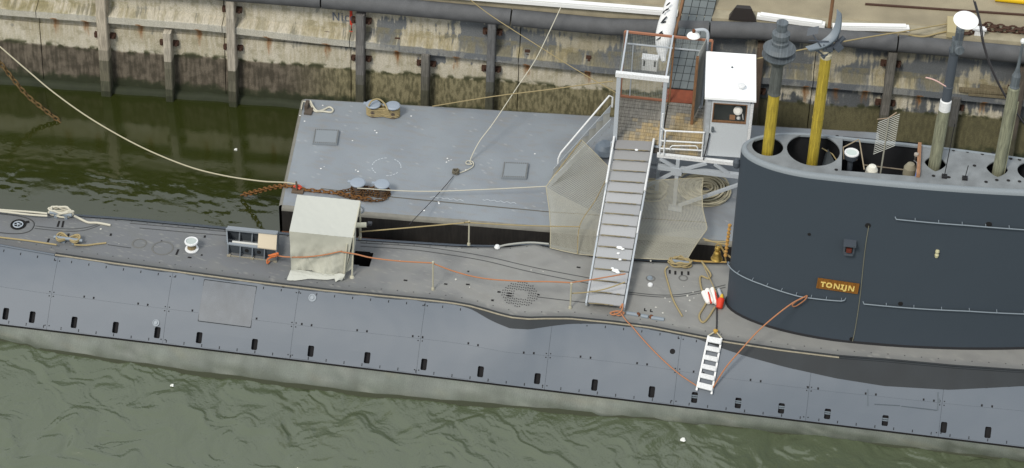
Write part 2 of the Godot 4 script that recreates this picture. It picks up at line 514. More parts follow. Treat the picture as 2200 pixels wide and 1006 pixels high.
func post(called: String, sx: float, top: float, wide: float, k: Color, label: String, arms: Array) -> void:
	var o := thing(called, w(sx, -0.6, 0.14), label, "fender post", "timber fender posts on the quay wall")
	var m := one()
	m.col = k
	var a := w(sx, -0.6, 0.20)
	var b := w(sx, top, 0.20)
	var t := wide / 2.0
	var e := 0.03
	var low := []
	for q in [[-t + e, -0.18], [t - e, -0.18], [t, -0.15], [t, 0.20], [t - e, 0.23], [-t + e, 0.23], [-t, 0.20], [-t, -0.15]]:
		low.append(WU * q[0] + WN * q[1])
	var rg := RandomNumberGenerator.new()
	rg.seed = int(sx * 100)
	var n := 12
	for r in n:
		var c0 := a.lerp(b, float(r) / n)
		var c1 := a.lerp(b, float(r + 1) / n)
		var y := (c0.y + c1.y) / 2.0
		var tone := k.lerp(Color(0.09, 0.09, 0.055), smoothstep(1.75, 1.2, y + rg.randf_range(-0.2, 0.2)) * 0.85).lerp(Color(0.05, 0.06, 0.03), smoothstep(0.6, 0.2, y))
		for i in 8:
			var j := (i + 1) % 8
			m.col = tone * rg.randf_range(0.85, 1.1)
			m.quad(c0 + low[i], c0 + low[j], c1 + low[j], c1 + low[i])
	m.col = k * 1.2
	for i in 8:
		if i > 0 and i < 7: m.tri(b + low[0], b + low[i], b + low[i + 1], Vector3.UP)
	part(m, "timber", M.timber, o)
	for y in arms:
		for sd in [-1, 1]:
			var r := one()
			r.box(w(sx + sd * (t + 0.09), y, 0.06), Vector3(0.18, 0.16, 0.14), wbasis())
			r.lathe(w(sx + sd * (t + 0.11), y, 0.12), [Vector2(0, 0.09), Vector2(0.05, 0.09), Vector2(0.06, 0), Vector2(0.0, 0)], 6, Basis(WU, WN, -Vector3.UP))
			part(r, "bracket", M.dark_rust, o)

func quay() -> void:
	var wm := StandardMaterial3D.new()
	wm.albedo_texture = wall_texture(); wm.roughness = 0.9; wm.cull_mode = BaseMaterial3D.CULL_DISABLED
	wm.vertex_color_use_as_albedo = true
	wm.detail_enabled = true; wm.detail_albedo = grain; wm.detail_blend_mode = BaseMaterial3D.BLEND_MODE_MUL
	wm.detail_uv_layer = BaseMaterial3D.DETAIL_UV_2; wm.uv2_triplanar = true; wm.uv2_world_triplanar = true; wm.uv2_scale = Vector3.ONE * 1.1
	var map := func(m: MB) -> MB:
		for i in m.v.size():
			var d := m.v[i] - WP
			m.uv[i] = Vector2((d.dot(WU) + 9.0) / 36.0, (4.9 - d.y / 0.92) / 5.4)
		return m
	var o := thing("quay_wall", w(8, -1, -0.5), "long stained concrete quay wall with ledge, tide line and rust marks", "wall")
	var rg := RandomNumberGenerator.new()
	rg.seed = 4
	var cuts := [-9.0, -6.242, -0.2, 3.903, 9.3, 14.4, 18.6, 22.8, 27.0]
	for i in cuts.size() - 1:
		var a: float = cuts[i] + 0.012
		var b: float = cuts[i + 1] - 0.012
		var bulge := func(y0: float, y1: float, d0: float) -> MB:
			var m := one()
			m.grid(rng(a, b, 14), rng(y0, y1, 8), func(s, y): return w(s, y, d0 + 0.012 * sin(s * 2.1 + y * 3.0)))
			m.quad(w(a, y0, d0), w(a, y1, d0), w(a, y1, d0 - 0.4), w(a, y0, d0 - 0.4))
			m.quad(w(b, y0, d0), w(b, y1, d0), w(b, y1, d0 - 0.4), w(b, y0, d0 - 0.4))
			return map.call(m)
		part(bulge.call(2.3, 4.42, -0.06), "upper_panel", wm, o)
		part(bulge.call(-0.8, 2.45, 0.02), "lower_panel", wm, o)
		var m2 := one()
		var n := 10
		for j in n:
			var s0 := lerpf(a, b, float(j) / n)
			var s1 := lerpf(a, b, float(j + 1) / n)
			var y0 := ledge_y(s0)
			var y1 := ledge_y(s1)
			m2.quad(w(s0, y0 + 0.16, -0.1), w(s1, y1 + 0.16, -0.1), w(s1, y1 + 0.03, 0.27), w(s0, y0 + 0.03, 0.27))
			m2.quad(w(s0, y0 + 0.03, 0.27), w(s1, y1 + 0.03, 0.27), w(s1, y1, 0.31), w(s0, y0, 0.31))
			m2.quad(w(s0, y0, 0.31), w(s1, y1, 0.31), w(s1, y1 - 0.24, 0.31), w(s0, y0 - 0.24, 0.31))
			m2.quad(w(s0, y0 - 0.24, 0.31), w(s1, y1 - 0.24, 0.31), w(s1, y1 - 0.30, 0.0), w(s0, y0 - 0.30, 0.0))
		for e in [a, b]:
			var y := ledge_y(e)
			m2.quad(w(e, y + 0.16, -0.1), w(e, y, 0.31), w(e, y - 0.24, 0.31), w(e, y - 0.3, -0.1))
		part(map.call(m2), "ledge", wm, o)
	var back := one()
	back.box(w(9, 1.7, -1.15), Vector3(38, 5.4, 0.9), wbasis())
	part(back, "core", M.black, o)
	var cop := one()
	cop.col = Color(0.42, 0.38, 0.27)
	cop.hexa([w(-9, 4.40, -3.0), w(27, 4.40, -3.0), w(27, 4.40, 0.10), w(-9, 4.40, 0.10), w(-9, 4.75, -3.0), w(27, 4.75, -3.0), w(27, 4.75, 0.06), w(-9, 4.75, 0.06)])
	part(cop, "coping", mat("ffffff", 0.9, grain, 1.0, blotch, 0.3), o)
	var foot := one()
	foot.grid(rng(-9, 27, 80), [0, 1, 2, 3, 4], func(s, k): return w(s, [0.20, 0.18, 0.10, -0.1, -0.8][int(k)] + 0.02 * sin(s * 5.3), [0.0, 0.12, 0.20, 0.24, 0.26][int(k)] + 0.03 * sin(s * 3.1)))
	foot.col = Color(1, 1, 1)
	part(foot, "footing", mat("2d351f", 0.8, grain, 2.0, blotch, 0.8), o)
	for q in BOLTS:
		var r := one()
		r.box(w(q[0], q[1] + 0.10, 0.02), Vector3(0.16, 0.16, 0.12), wbasis())
		r.box(w(q[0] + 0.02, q[1] + 0.08, 0.10), Vector3(0.08, 0.09, 0.12), wbasis())
		r.box(w(q[0], q[1] + 0.01, 0.12), Vector3(0.2, 0.03, 0.16), wbasis())
		part(r, "bolt", M.dark_rust, o)
	var red := one()
	for q in [[4.085, 3.17, 0.085], [3.063, 2.725, 0.12]]:
		red.box(w(3.897, (q[0] + q[1]) / 2.0, -0.040), Vector3(q[2], absf(q[0] - q[1]), 0.012), wbasis())
	part(red, "red_stripe", M.red, o)
	var tm := TextMesh.new()
	var sf := SystemFont.new()
	sf.font_names = PackedStringArray(["Droid Sans"])
	tm.font = sf; tm.text = "Nico"; tm.font_size = 32; tm.pixel_size = 0.0125; tm.depth = 0.008
	var tn := MeshInstance3D.new()
	tn.name = "graffiti"; tn.mesh = tm
	tn.material_override = mat("5d6470", 0.9)
	o.add_child(tn)
	tn.transform = Transform3D(wbasis(), w(3.673, 3.566, -0.040) - o.position)

	# quay top
	var g := one()
	g.quad(w(-80, 4.756, -2.9), w(120, 4.756, -2.9), w(120, 4.756, -300), w(-80, 4.756, -300))
	struct(g, "quay_ground", M.quay)
	var g2 := one()
	g2.hexa([w(-9, 4.752, -3.0), w(27, 4.752, -3.0), w(27, 4.752, -0.42), w(-9, 4.752, -0.42), w(-9, 4.775, -3.0), w(27, 4.775, -3.0), w(27, 4.775, -0.45), w(-9, 4.775, -0.45)])
	struct(g2, "quay_pavement", M.quay)
	var cr := one()
	cr.beam(Vector3(3.307, 4.42, -11.303), Vector3(8.666, 4.42, -11.642), 0.07, 0.05)
	solo(cr, "crane_rail", M.dark_rust, "thin dark rail set in the quay ground behind the dish mast", "rail")
	var yp := one()
	yp.tube([Vector3(7.36, 4.5, -12.29), Vector3(8.667, 4.5, -12.294)], 0.11, 10)
	solo(yp, "yellow_hose", mat("d8b312", 0.5), "bright yellow pipe lying on the quay in the top corner", "pipe")

	# fender pipe
	var fp := thing("fender_pipe", w(8, 4.3, 0.32), "long grey round fender pipe running along the top of the quay wall", "pipe")
	var runs := [[-9.0, 3.0], [3.05, 9.0], [9.05, 15.2], [15.25, 21.0], [21.05, 27.0]]
	for q in runs:
		var m := one()
		var pp := []
		for i in 9:
			var s: float = lerpf(q[0], q[1], i / 8.0)
			pp.append(w(s, tab([Vector2(4, 4.42), Vector2(8, 4.36), Vector2(12, 4.27), Vector2(17, 4.58), Vector2(24.5, 4.46)], s), 0.32))
		m.tube(pp, 0.27, 18)
		part(m, "pipe_section", M.pipe, fp)

	# white kerbs
	var kerbs := [["long white painted kerb on the quay edge left of the tiled gangway", Vector3(-14.365, 4.38, -8.901), Vector3(-2.46, 4.38, -9.435)], ["white kerb on the quay edge between black cover and rusty pole", Vector3(-0.006, 4.38, -9.737), Vector3(2.106, 4.38, -9.611)], ["white kerb on the quay edge right of the rusty pole", Vector3(2.337, 4.38, -9.576), Vector3(4.691, 4.38, -9.913)]]
	for q in kerbs:
		var m := one()
		var a: Vector3 = q[1]
		var b: Vector3 = q[2]
		m.beam(a + Vector3(0, 0.10, -0.18), b + Vector3(0, 0.10, -0.18), 0.22, 0.12)
		m.beam(a + Vector3(0.1, 0.19, -0.18), b + Vector3(-0.1, 0.19, -0.18), 0.17, 0.03)
		solo(m, "white_kerb", mat("e2e4e4", 0.7), q[0], "kerb", "white kerbs on the quay edge")
	var bc := one()
	var bp := [Vector3(-0.871, 4.38, -9.68), Vector3(-0.004, 4.38, -9.711), Vector3(-0.056, 4.38, -10.043), Vector3(-0.866, 4.38, -9.996)]
	var tp := []
	for i in 4: tp.append(bp[i].lerp(bp[(i + 2) % 4], 0.2 if i < 2 else 0.24) + Vector3(0, 0.42, 0))
	bc.hexa(bp + tp)
	bc.col = Color(1, 1, 1)
	solo(bc, "bollard_cover", mat("2b2624", 0.6, grain, 2.0), "black sloping-sided cover box on the quay edge beside the gangway", "cover")
	var pole := one()
	pole.tube([Vector3(2.246, 4.2, -9.802), Vector3(2.246, 5.611, -9.802)], 0.055, 8)
	solo(pole, "rusty_pole", M.wood, "thin rusty pole standing in the gap between two white kerbs", "pole")
	var sm := one()
	sm.box(Vector3(6.861, 4.48, -10.35), Vector3(0.3, 0.22, 0.22)); sm.box(Vector3(6.841, 4.62, -10.24), Vector3(0.42, 0.06, 0.1))
	solo(sm, "white_block", M.white, "small white block on the quay edge beside rusty chain", "block")
	var cb := one()
	cb.box(Vector3(6.104, 4.48, -10.416), Vector3(0.5, 0.2, 0.9))
	solo(cb, "cream_block", mat("b3a781", 0.9, grain, 2.0), "cream concrete block on the quay edge below the white dish", "block")

	post("fender_post", -4.083, 4.3, 0.33, Color(0.60, 0.54, 0.43), "tall weathered fender post nearest the hanging chain on the left", [2.209])
	post("fender_post", -1.984, 2.7, 0.25, Color(0.62, 0.57, 0.47), "short pale fender post ending below the wall ledge left of barge", [2.119])
	post("fender_post", 0.098, 4.3, 0.27, Color(0.60, 0.55, 0.46), "tall pale grey fender post over open water left of barge", [3.607, 2.14])
	post("fender_post", 4.252, 4.0, 0.28, Color(0.20, 0.195, 0.19), "tall dark fender post beside the red painted stripe", [3.578, 2.119])
	post("fender_post", 6.346, 2.661, 0.26, Color(0.22, 0.21, 0.19), "short dark fender post ending below the ledge behind barge", [2.126])
	post("fender_post", 8.429, 4.285, 0.26, Color(0.18, 0.185, 0.19), "fender post with white edged top and rusty foot behind barge", [3.556, 2.116])
	post("fender_post", 16.874, 4.0, 0.22, Color(0.14, 0.10, 0.07), "brown fender post half hidden behind the white cabin", [2.087])
	post("fender_post", 20.935, 4.199, 0.27, Color(0.19, 0.18, 0.16), "dark fender post behind the comb shaped aerial", [3.556, 2.047])
	post("fender_post", 23.089, 2.647, 0.26, Color(0.12, 0.12, 0.115), "short dark fender post just behind the dish mast", [2.077])
	post("fender_post", 24.969, 3.9, 0.3, Color(0.13, 0.11, 0.09), "dark fender post at the far right behind the thin mast", [2.977])
	var lt := one()
	lt.beam(Vector3(6.49, 2.673, -9.692), Vector3(7.911, 2.738, -9.711), 0.16, 0.09)
	lt.beam(Vector3(6.791, 2.586, -9.646), Vector3(8.292, 2.603, -9.673), 0.12, 0.07)
	lt.beam(Vector3(7.121, 2.761, -9.859), Vector3(8.276, 2.707, -9.824), 0.14, 0.1)
	lt.col = Color(0.3, 0.27, 0.2)
	solo(lt, "broken_planks", mat("7d735b", 0.9, streak, 1.5), "splintered pale planks lying on the wall ledge at the right", "planks")
# ---------------------------------------------------------------- submarine
var sub: Node3D
const PORTS := [-20.212, -19.428, -18.194, -16.982, -15.76, -14.542, -12.939, -11.318, -9.703, -8.085, -6.473, -4.868, -3.261, -1.66, -0.467, 0.746, 1.943, 3.214, 4.796, 6.396, 7.598, 9.248]
const SEAMS := [-24.0, -18.964, -15.569, -11.891, -8.27, -4.638, -1.023, 2.637, 6.277, 12.0]

func dark_edge(x: float) -> float:   # how far down the casing side the dark paint, with the overhang shade, comes (0 none, 1 all)
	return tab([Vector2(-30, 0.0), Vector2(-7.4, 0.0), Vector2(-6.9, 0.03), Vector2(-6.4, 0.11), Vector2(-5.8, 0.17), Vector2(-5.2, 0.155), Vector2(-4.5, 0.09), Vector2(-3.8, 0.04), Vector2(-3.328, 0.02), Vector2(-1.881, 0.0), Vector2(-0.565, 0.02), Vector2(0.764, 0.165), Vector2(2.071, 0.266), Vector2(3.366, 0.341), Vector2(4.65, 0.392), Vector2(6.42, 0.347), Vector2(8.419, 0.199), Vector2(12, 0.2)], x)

func submarine() -> void:
	sub = thing("submarine", Vector3(-4, -0.5, 1.0), "dark grey submarine moored alongside the barge with tall sail and raised masts", "submarine")
	dents.seed = 91; dents.frequency = 0.8; dents.fractal_octaves = 2
	# deck
	var wear := FastNoiseLite.new()
	wear.seed = 17; wear.frequency = 0.55; wear.fractal_octaves = 5
	var dot := FastNoiseLite.new()
	dot.seed = 18; dot.frequency = 5.0; dot.fractal_octaves = 2
	var holes := [Rect2(-10.639, 0.608, 0.539, 0.636)]
	var us := rng(-24, 11, 350)
	for r in holes:
		us.append(r.position.x); us.append(r.end.x)
	us.sort()
	var tint := func(p: Vector3) -> Color:
		var q := wear.get_noise_2d(p.x, p.z * 1.4)
		var brown := smoothstep(-13.0, -5.0, p.x + q * 4.0)
		var k := Color(0.20, 0.213, 0.228).lerp(Color(0.33, 0.335, 0.325), brown)
		k = k.lerp(Color(0.26, 0.26, 0.245), 0.35 * smoothstep(0.1, 0.5, q) * smoothstep(-17, -14, p.x))
		k = k.lerp(Color(0.21, 0.21, 0.205), 0.35 * smoothstep(0.0, -0.5, q))
		var edge := minf(tab(ZN, p.x) - p.z, p.z - tab(ZF, p.x))
		k = k.lerp(Color(0.13, 0.138, 0.145), 0.7 * smoothstep(0.24, 0.06, edge))
		if dot.get_noise_2d(p.x * 2.0, p.z * 2.0) > 0.55: k = k.lerp(Color(0.4, 0.4, 0.37), 0.4)
		return k
	var m := one()
	m.grid(us, rng(0, 1, 56), func(x, v):
		var a := tab(ZF, x)
		var b := tab(ZN, x)
		var e := minf((1 - v) * (b - a), v * (b - a))
		return Vector3(x, 2.0 - 0.09 * pow(maxf(0, 1 - e / 0.2), 2), lerpf(a, b, v)),
		func(x, v):
			var z := lerpf(tab(ZF, x), tab(ZN, x), v)
			for r in holes:
				if r.has_point(Vector2(x, z)): return false
			return true, tint)
	part(m, "deck", M.deck, sub)
	for r in holes:
		m = one()
		var c := Vector3(r.get_center().x, 1.45, r.get_center().y)
		for q in [[-1, 0], [1, 0], [0, -1], [0, 1]]:
			m.box(c + Vector3(q[0] * (r.size.x / 2 + 0.05), 0, q[1] * (r.size.y / 2 + 0.05)), Vector3(0.06 if q[0] != 0 else r.size.x + 0.16, 1.06, 0.06 if q[1] != 0 else r.size.y + 0.16))
		m.box(c + Vector3(0, -0.5, 0), Vector3(r.size.x + 0.1, 0.05, r.size.y + 0.1))
		part(m, "open_hatch", M.black, sub)
	# casing sides, plate by plate
	var back := one()
	back.grid(rng(-24, 12, 90), rng(0.0, 1.0, 10), func(x, t): return casp(x, t) - casn(x, t) * 0.14)
	part(back, "inner_casing", M.slot, sub)
	for i in SEAMS.size() - 1:
		for row in 2:
			var a: float = SEAMS[i] + 0.003
			var b: float = SEAMS[i + 1] - 0.003
			var t0 := 0.0 if row == 0 else 0.553
			var t1 := 0.5515 if row == 0 else 1.0
			var xs := rng(a, b, int((b - a) / 0.12))
			var ts := rng(t0, t1, 12)
			if row == 1:
				ts = [0.553, 0.6, 0.65, 0.7, 0.75, 0.802, 0.812, 0.87, 0.933, 0.943, 0.97, 1.0]
				for p in PORTS:
					if p > a and p < b: xs.append_array([p - 0.085, p - 0.07, p + 0.07, p + 0.085])
				xs.sort()
			var open := func(x, t):
				if row == 0: return true
				for p in PORTS:
					var d: float = absf(x - p)
					if d < 0.085 and t > 0.802 and t < 0.943 and not (d > 0.07 and (t < 0.812 or t > 0.933)): return false
				return true
			var light := one()
			var f := func(x, t):
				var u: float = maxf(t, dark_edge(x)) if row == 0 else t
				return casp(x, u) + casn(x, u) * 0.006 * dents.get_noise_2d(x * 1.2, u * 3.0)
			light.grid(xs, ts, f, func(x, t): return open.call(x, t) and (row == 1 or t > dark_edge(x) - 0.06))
			part(light, "casing_plate", M.casing, sub)
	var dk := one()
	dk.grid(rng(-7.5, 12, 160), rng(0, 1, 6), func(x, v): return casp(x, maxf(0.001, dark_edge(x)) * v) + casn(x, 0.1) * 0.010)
	part(dk, "dark_painted_side", M.dark_casing, sub)  # dark paint; below the deck bulge the overhang shade is coloured in too
	for p in PORTS:
		var r := one()
		for e in [[-0.1, 0.09], [0.1, 0.09]]:
			r.beam(casp(p + e[0], 0.79) - casn(p, 0.87) * 0.09, casp(p + e[0], 0.955) - casn(p, 0.87) * 0.09, 0.02, 0.16, casn(p, 0.87))
		part(r, "freeing_port", M.slot, sub)
	for p in PORTS.slice(14, 19):
		var r := one()
		r.beam(casp(p - 0.09, 0.85) - casn(p, 0.87) * 0.04, casp(p + 0.09, 0.85) - casn(p, 0.87) * 0.04, 0.02, 0.03)
		r.beam(casp(p - 0.09, 0.875) - casn(p, 0.87) * 0.05, casp(p + 0.09, 0.875) - casn(p, 0.87) * 0.05, 0.02, 0.03)
		part(r, "port_bar", M.rail, sub)
	var far := one()
	far.grid(rng(-24, 12, 60), rng(0, 1, 6), func(x, t): return Vector3(x, 1.92 - 2.6 * t, tab(ZF, x) - 0.02 - 2.3 * sin(t * PI / 2)))
	part(far, "far_casing", M.casing, sub)
	# worn strake along the deck edge, dark gap and hull below
	var pts := []
	for x in rng(3.369, 11.8, 60): pts.append(Vector3(x, 1.915, tab(ZN, x) + 0.04))
	m = one(); m.tube(pts, 0.035, 6)
	part(m, "edge_bar", M.dark_casing, sub)
	pts = []
	for x in rng(-23.5, -19.084, 30): pts.append(Vector3(x, 1.915, tab(ZN, x) + 0.04))
	m = one(); m.tube(pts, 0.035, 6)
	part(m, "edge_bar", M.casing, sub)
	pts = []
	for x in rng(-19.071, 3.357, 150): pts.append(Vector3(x, 1.915, tab(ZN, x) + 0.035))
	m = one(); m.tube(pts, 0.026, 6)
	part(m, "worn_strake", M.strake, sub)
	var p2 := []
	var p3 := []
	for x in rng(-19.071, 11.5, 150):
		p2.append(Vector3(x, 1.925, tab(ZN, x) - 0.02)); p3.append(Vector3(x, 1.88, tab(ZN, x) + 0.07))
	m = one(); m.tube(p2, 0.03, 5); m.tube(p3, 0.016, 4)
	part(m, "edge_channel", M.dark_casing, sub)
	m = one()
	m.grid(rng(-24, 12, 40), [0.0, 1.0], func(x, v): return Vector3(x, 0.52 - 0.11 * v, 3.845))
	part(m, "casing_gap", M.black, sub)
	m = one()
	m.grid(rng(-24, 12, 120), [0.0, 0.25, 0.5, 0.75, 1.0, 1.6, 2.6], func(x, v):
		var zw := tab(ZW, x)
		return Vector3(x, lerpf(0.42, 0.0, v), lerpf(3.848, zw, sin(minf(v, 1.0) * PI / 2.0 * 0.9) / sin(PI / 2 * 0.9)) - 0.05 * maxf(0, v - 1)))
	for i in m.v.size():
		var p := m.v[i]
		var q := wear.get_noise_2d(p.x * 0.8, p.y * 6.0)
		var q2 := wear.get_noise_2d(p.x * 2.6 + 40, p.y * 9.0)
		m.c[i] = Color(0.19, 0.215, 0.19).lerp(Color(0.105, 0.125, 0.095), smoothstep(0.35, 0.0, p.y + 0.3 * q)).lerp(Color(0.26, 0.28, 0.25), 0.6 * smoothstep(0.1, 0.5, q2)).lerp(Color(0.20, 0.20, 0.14), 0.35 * smoothstep(0.2, 0.5, q))
	part(m, "hull_side", M.hull, sub)
	m = one()
	m.grid(rng(-24, 12, 120), [0.0, 1.0, 2.0], func(x, v):
		return Vector3(x, 0.10 - 0.07 * v + 0.015 * sin(x * 2.7) + 0.01 * sin(x * 7.0), tab(ZW, x) - 0.045 + 0.03 * v + 0.012))
	part(m, "weed_line", mat("3d4231", 0.9, grain, 2.0), sub)
	# bolts in rows
	m = one()
	for i in 62:
		var x := -20.6 + i * 0.513
		for e in [[0.05, 0.045], [0.975, 0.03]]:
			for dt in [0.0, 0.018]:
				var t: float = e[0] + dt if e[0] < 0.5 else e[0] - dt
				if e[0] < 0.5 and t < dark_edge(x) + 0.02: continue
				m.box(casp(x, t) + casn(x, t) * 0.004, Vector3(0.035, 0.008, 0.022), Basis.looking_at(casn(x, t), Vector3.RIGHT) * Basis(Vector3.RIGHT, PI / 2))
	for i in 18:
		var x := -18.006 + i * 1.585
		for d in [0.0, 0.28]:
			var t := 0.53
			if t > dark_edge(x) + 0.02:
				m.box(casp(x + d, t) + casn(x, t) * 0.004, Vector3(0.06, 0.008, 0.045), Basis.looking_at(casn(x, t), Vector3.RIGHT) * Basis(Vector3.RIGHT, PI / 2))
	for sx in SEAMS:
		for d in [-0.06, 0.06]:
			for t in [0.07, 0.525, 0.58, 0.95]:
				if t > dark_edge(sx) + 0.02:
					m.box(casp(sx + d, t) + casn(sx, t) * 0.004, Vector3(0.03, 0.008, 0.03), Basis.looking_at(casn(sx, t), Vector3.RIGHT) * Basis(Vector3.RIGHT, PI / 2))
	part(m, "bolt", M.slot, sub, true)
	m = one()
	for q in [[Vector3(4.231, 1.352, 3.214), Vector3(4.283, 0.998, 3.503)], [Vector3(6.138, 1.44, 3.087), Vector3(6.18, 1.063, 3.427)], [Vector3(4.453, 1.053, 3.457), Vector3(5.149, 1.083, 3.423)], [Vector3(5.188, 1.076, 3.428), Vector3(6.154, 1.07, 3.421)], [Vector3(6.194, 1.315, 3.206), Vector3(6.208, 1.221, 3.291)]]:
		m.beam(q[0], q[1], 0.03, 0.012)
	part(m, "weld_line", mat("525b63", 0.7), sub, true)
	# the large bolted sheet, its bolts and three round fittings
	m = one()
	var hx0 := -14.629
	var hx1 := -13.109
	m.grid(rng(hx0, hx1, 8), rng(0.049, 0.659, 8), func(x, t): return casp(x, t) + casn(x, t) * 0.012)
	part(m, "bolted_sheet", mat("676f79", 0.5, grain, 1.2, blotch, 0.4), sub)
	m = one()
	var ta := 0.049
	var tb := 0.659
	for e in [[hx0, ta, hx1, ta], [hx1, ta, hx1, tb], [hx0, tb, hx1, tb], [hx0, ta, hx0, tb]]:
		m.beam(casp(e[0], e[1]) + casn(e[0], e[1]) * 0.008, casp(e[2], e[3]) + casn(e[2], e[3]) * 0.008, 0.02, 0.016)
	part(m, "sheet_rim", M.dark_casing, sub)
	for q in [[Vector3(-11.472, 1.774, 2.612), 0.11], [Vector3(-15.829, 0.922, 3.497), 0.10]]:
		m = one()
		var b := Basis(Quaternion(Vector3.UP, casn(q[0].x, 0.4)))
		m.lathe(q[0], [Vector2(0, 0.03), Vector2(0.045, 0.03), Vector2(0.05, 0.0), Vector2(0.08, 0.0), Vector2(0.085, 0.02), Vector2(q[1], 0.02), Vector2(q[1], -0.02)], 16, b)
		part(m, "round_fitting", mat("7f8993", 0.5), sub)
	m = one()
	m.lathe(Vector3(-1.217, 1.578, 2.863), [Vector2(0, 0.004), Vector2(0.075, 0.003), Vector2(0.08, -0.01)], 16, Basis(Quaternion(Vector3.UP, casn(-1.5, 0.4))))
	m.lathe(Vector3(-12.353, 1.902, 2.43), [Vector2(0, 0.004), Vector2(0.03, 0.003)], 10, Basis(Quaternion(Vector3.UP, casn(-12, 0.2))))
	part(m, "drain_hole", M.black, sub)

	deck_details()
	sail()

func strip(pts: Array, wide: float, y: float, called: String, mt: Material) -> void:
	var m := one()
	for i in pts.size() - 1:
		var a: Vector3 = pts[i]
		var b: Vector3 = pts[i + 1]
		var s := (b - a).cross(Vector3.UP).normalized() * wide / 2.0
		a.y = y; b.y = y
		m.quad(a - s, b - s, b + s, a + s)
	part(m, called, mt, sub)

func deck_details() -> void:
	var gm := mat("3d3f40", 0.9)
	for q in [[Vector3(-17.321, 2.0, 0.554), Vector3(-14.581, 2.0, 0.43), Vector3(-12.944, 2.0, 0.351)], [Vector3(-16.999, 2.0, 0.714), Vector3(-14.672, 2.0, 0.62), Vector3(-12.911, 2.0, 0.497)], [Vector3(-10.564, 2.0, 0.246), Vector3(-9.152, 2.0, 0.12), Vector3(-8.062, 2.0, 0.117), Vector3(-6.824, 2.0, 0.214), Vector3(-5.438, 2.0, 0.452), Vector3(-3.804, 2.0, 0.641)], [Vector3(-10.534, 2.0, 0.391), Vector3(-9.121, 2.0, 0.287), Vector3(-8.165, 2.0, 0.307), Vector3(-6.929, 2.0, 0.403), Vector3(-5.543, 2.0, 0.66), Vector3(-3.773, 2.0, 0.885)], [Vector3(-2.756, 2.0, 1.055), Vector3(-1.766, 2.0, 1.021), Vector3(-0.994, 2.0, 0.801), Vector3(0.019, 2.0, 0.247)], [Vector3(-2.747, 2.0, 1.135), Vector3(-1.758, 2.0, 1.102), Vector3(-0.96, 2.0, 0.877), Vector3(0.028, 2.0, 0.349)], [Vector3(-19.967, 2.0, 1.164), Vector3(-19.099, 2.0, 1.138), Vector3(-18.584, 2.0, 1.001), Vector3(-18.23, 2.0, 0.784)], [Vector3(-19.962, 2.0, 1.272), Vector3(-19.068, 2.0, 1.241), Vector3(-18.527, 2.0, 1.1), Vector3(-18.158, 2.0, 0.793)], [Vector3(-5.192, 2.0, 1.717), Vector3(-3.736, 2.0, 1.722)], [Vector3(-17.685, 2.0, 1.617), Vector3(-16.991, 2.0, 1.641)]]:
		strip(smooth(q, 5), 0.028, 2.006, "deck_groove", gm)
	for q in [[Vector3(-19.364, 2.0, 0.814), Vector3(-19.335, 2.0, 1.093)], [Vector3(-19.245, 2.0, 0.793), Vector3(-19.197, 2.0, 1.09)], [Vector3(-18.932, 2.0, 1.325), Vector3(-18.909, 2.0, 1.494)], [Vector3(-18.762, 2.0, 1.337), Vector3(-18.739, 2.0, 1.506)], [Vector3(-19.415, 2.0, 1.65), Vector3(-19.404, 2.0, 1.82)], [Vector3(-17.734, 2.0, 1.108), Vector3(-17.718, 2.0, 1.214)], [Vector3(-15.639, 2.0, 1.462), Vector3(-15.641, 2.0, 1.717)], [Vector3(-15.049, 2.0, 0.71), Vector3(-15.036, 2.0, 0.816)], [Vector3(-7.258, 2.0, 1.531), Vector3(-7.152, 2.0, 1.523)], [Vector3(-7.312, 2.0, 0.957), Vector3(-7.258, 2.0, 0.958)], [Vector3(-4.259, 2.0, 0.219), Vector3(-4.151, 2.0, 0.221)], [Vector3(-9.029, 2.0, 1.663), Vector3(-8.922, 2.0, 1.664)], [Vector3(-7.871, 2.0, 1.621), Vector3(-7.777, 2.0, 1.624)], [Vector3(-1.614, 2.0, -0.13), Vector3(-1.598, 2.0, 0.036)], [Vector3(-1.452, 2.0, -0.117), Vector3(-1.436, 2.0, 0.049)], [Vector3(-1.266, 2.0, -0.129), Vector3(-1.25, 2.0, 0.036)], [Vector3(-1.081, 2.0, -0.162), Vector3(-1.066, 2.0, 0.003)], [Vector3(-16.236, 2.0, 1.183), Vector3(-16.193, 2.0, 1.186)], [Vector3(-15.288, 2.0, 1.76), Vector3(-15.179, 2.0, 1.761)], [Vector3(-14.949, 2.0, 1.593), Vector3(-14.894, 2.0, 1.594)]]:
		strip(q, 0.06, 2.007, "deck_slot", M.black)
	# rounded torpedo hatch outline at the left and the wheel in its well
	var c := Vector3(-20.495, 2.0, 1.216)
	var o := []
	for i in 40:
		var g := TAU * i / 40.0
		var r := Vector3(signf(cos(g)) * pow(absf(cos(g)), 0.7) * 0.9 - 0.42, 0.003, signf(sin(g)) * pow(absf(sin(g)), 0.8) * 0.42)
		o.append(c + r)
	var m := one()
	m.tube(o, 0.018, 4, true)
	part(m, "hatch_seam", gm, sub)
	m = one()
	m.lathe(c + Vector3(0.02, 0.0, -0.02), [Vector2(0, 0.006), Vector2(0.19, 0.008), Vector2(0.21, 0.03), Vector2(0.225, 0.03), Vector2(0.23, 0)], 24)
	m.box(c + Vector3(0.2, 0.008, -0.16), Vector3(0.2, 0.012, 0.1), Basis(Vector3.UP, 0.5))
	part(m, "wheel_well", M.black, sub)
	m = one()
	var rim := []
	for i in 20: rim.append(c + Vector3(0.03 + 0.135 * cos(TAU * i / 20), 0.05, 0.02 + 0.135 * sin(TAU * i / 20)))
	m.tube(rim, 0.02, 6, true)
	for i in 5: m.tube([c + Vector3(0.03, 0.06, 0.02), c + Vector3(0.03 + 0.13 * cos(TAU * i / 5 + 0.3), 0.05, 0.02 + 0.13 * sin(TAU * i / 5 + 0.3))], 0.012, 5)
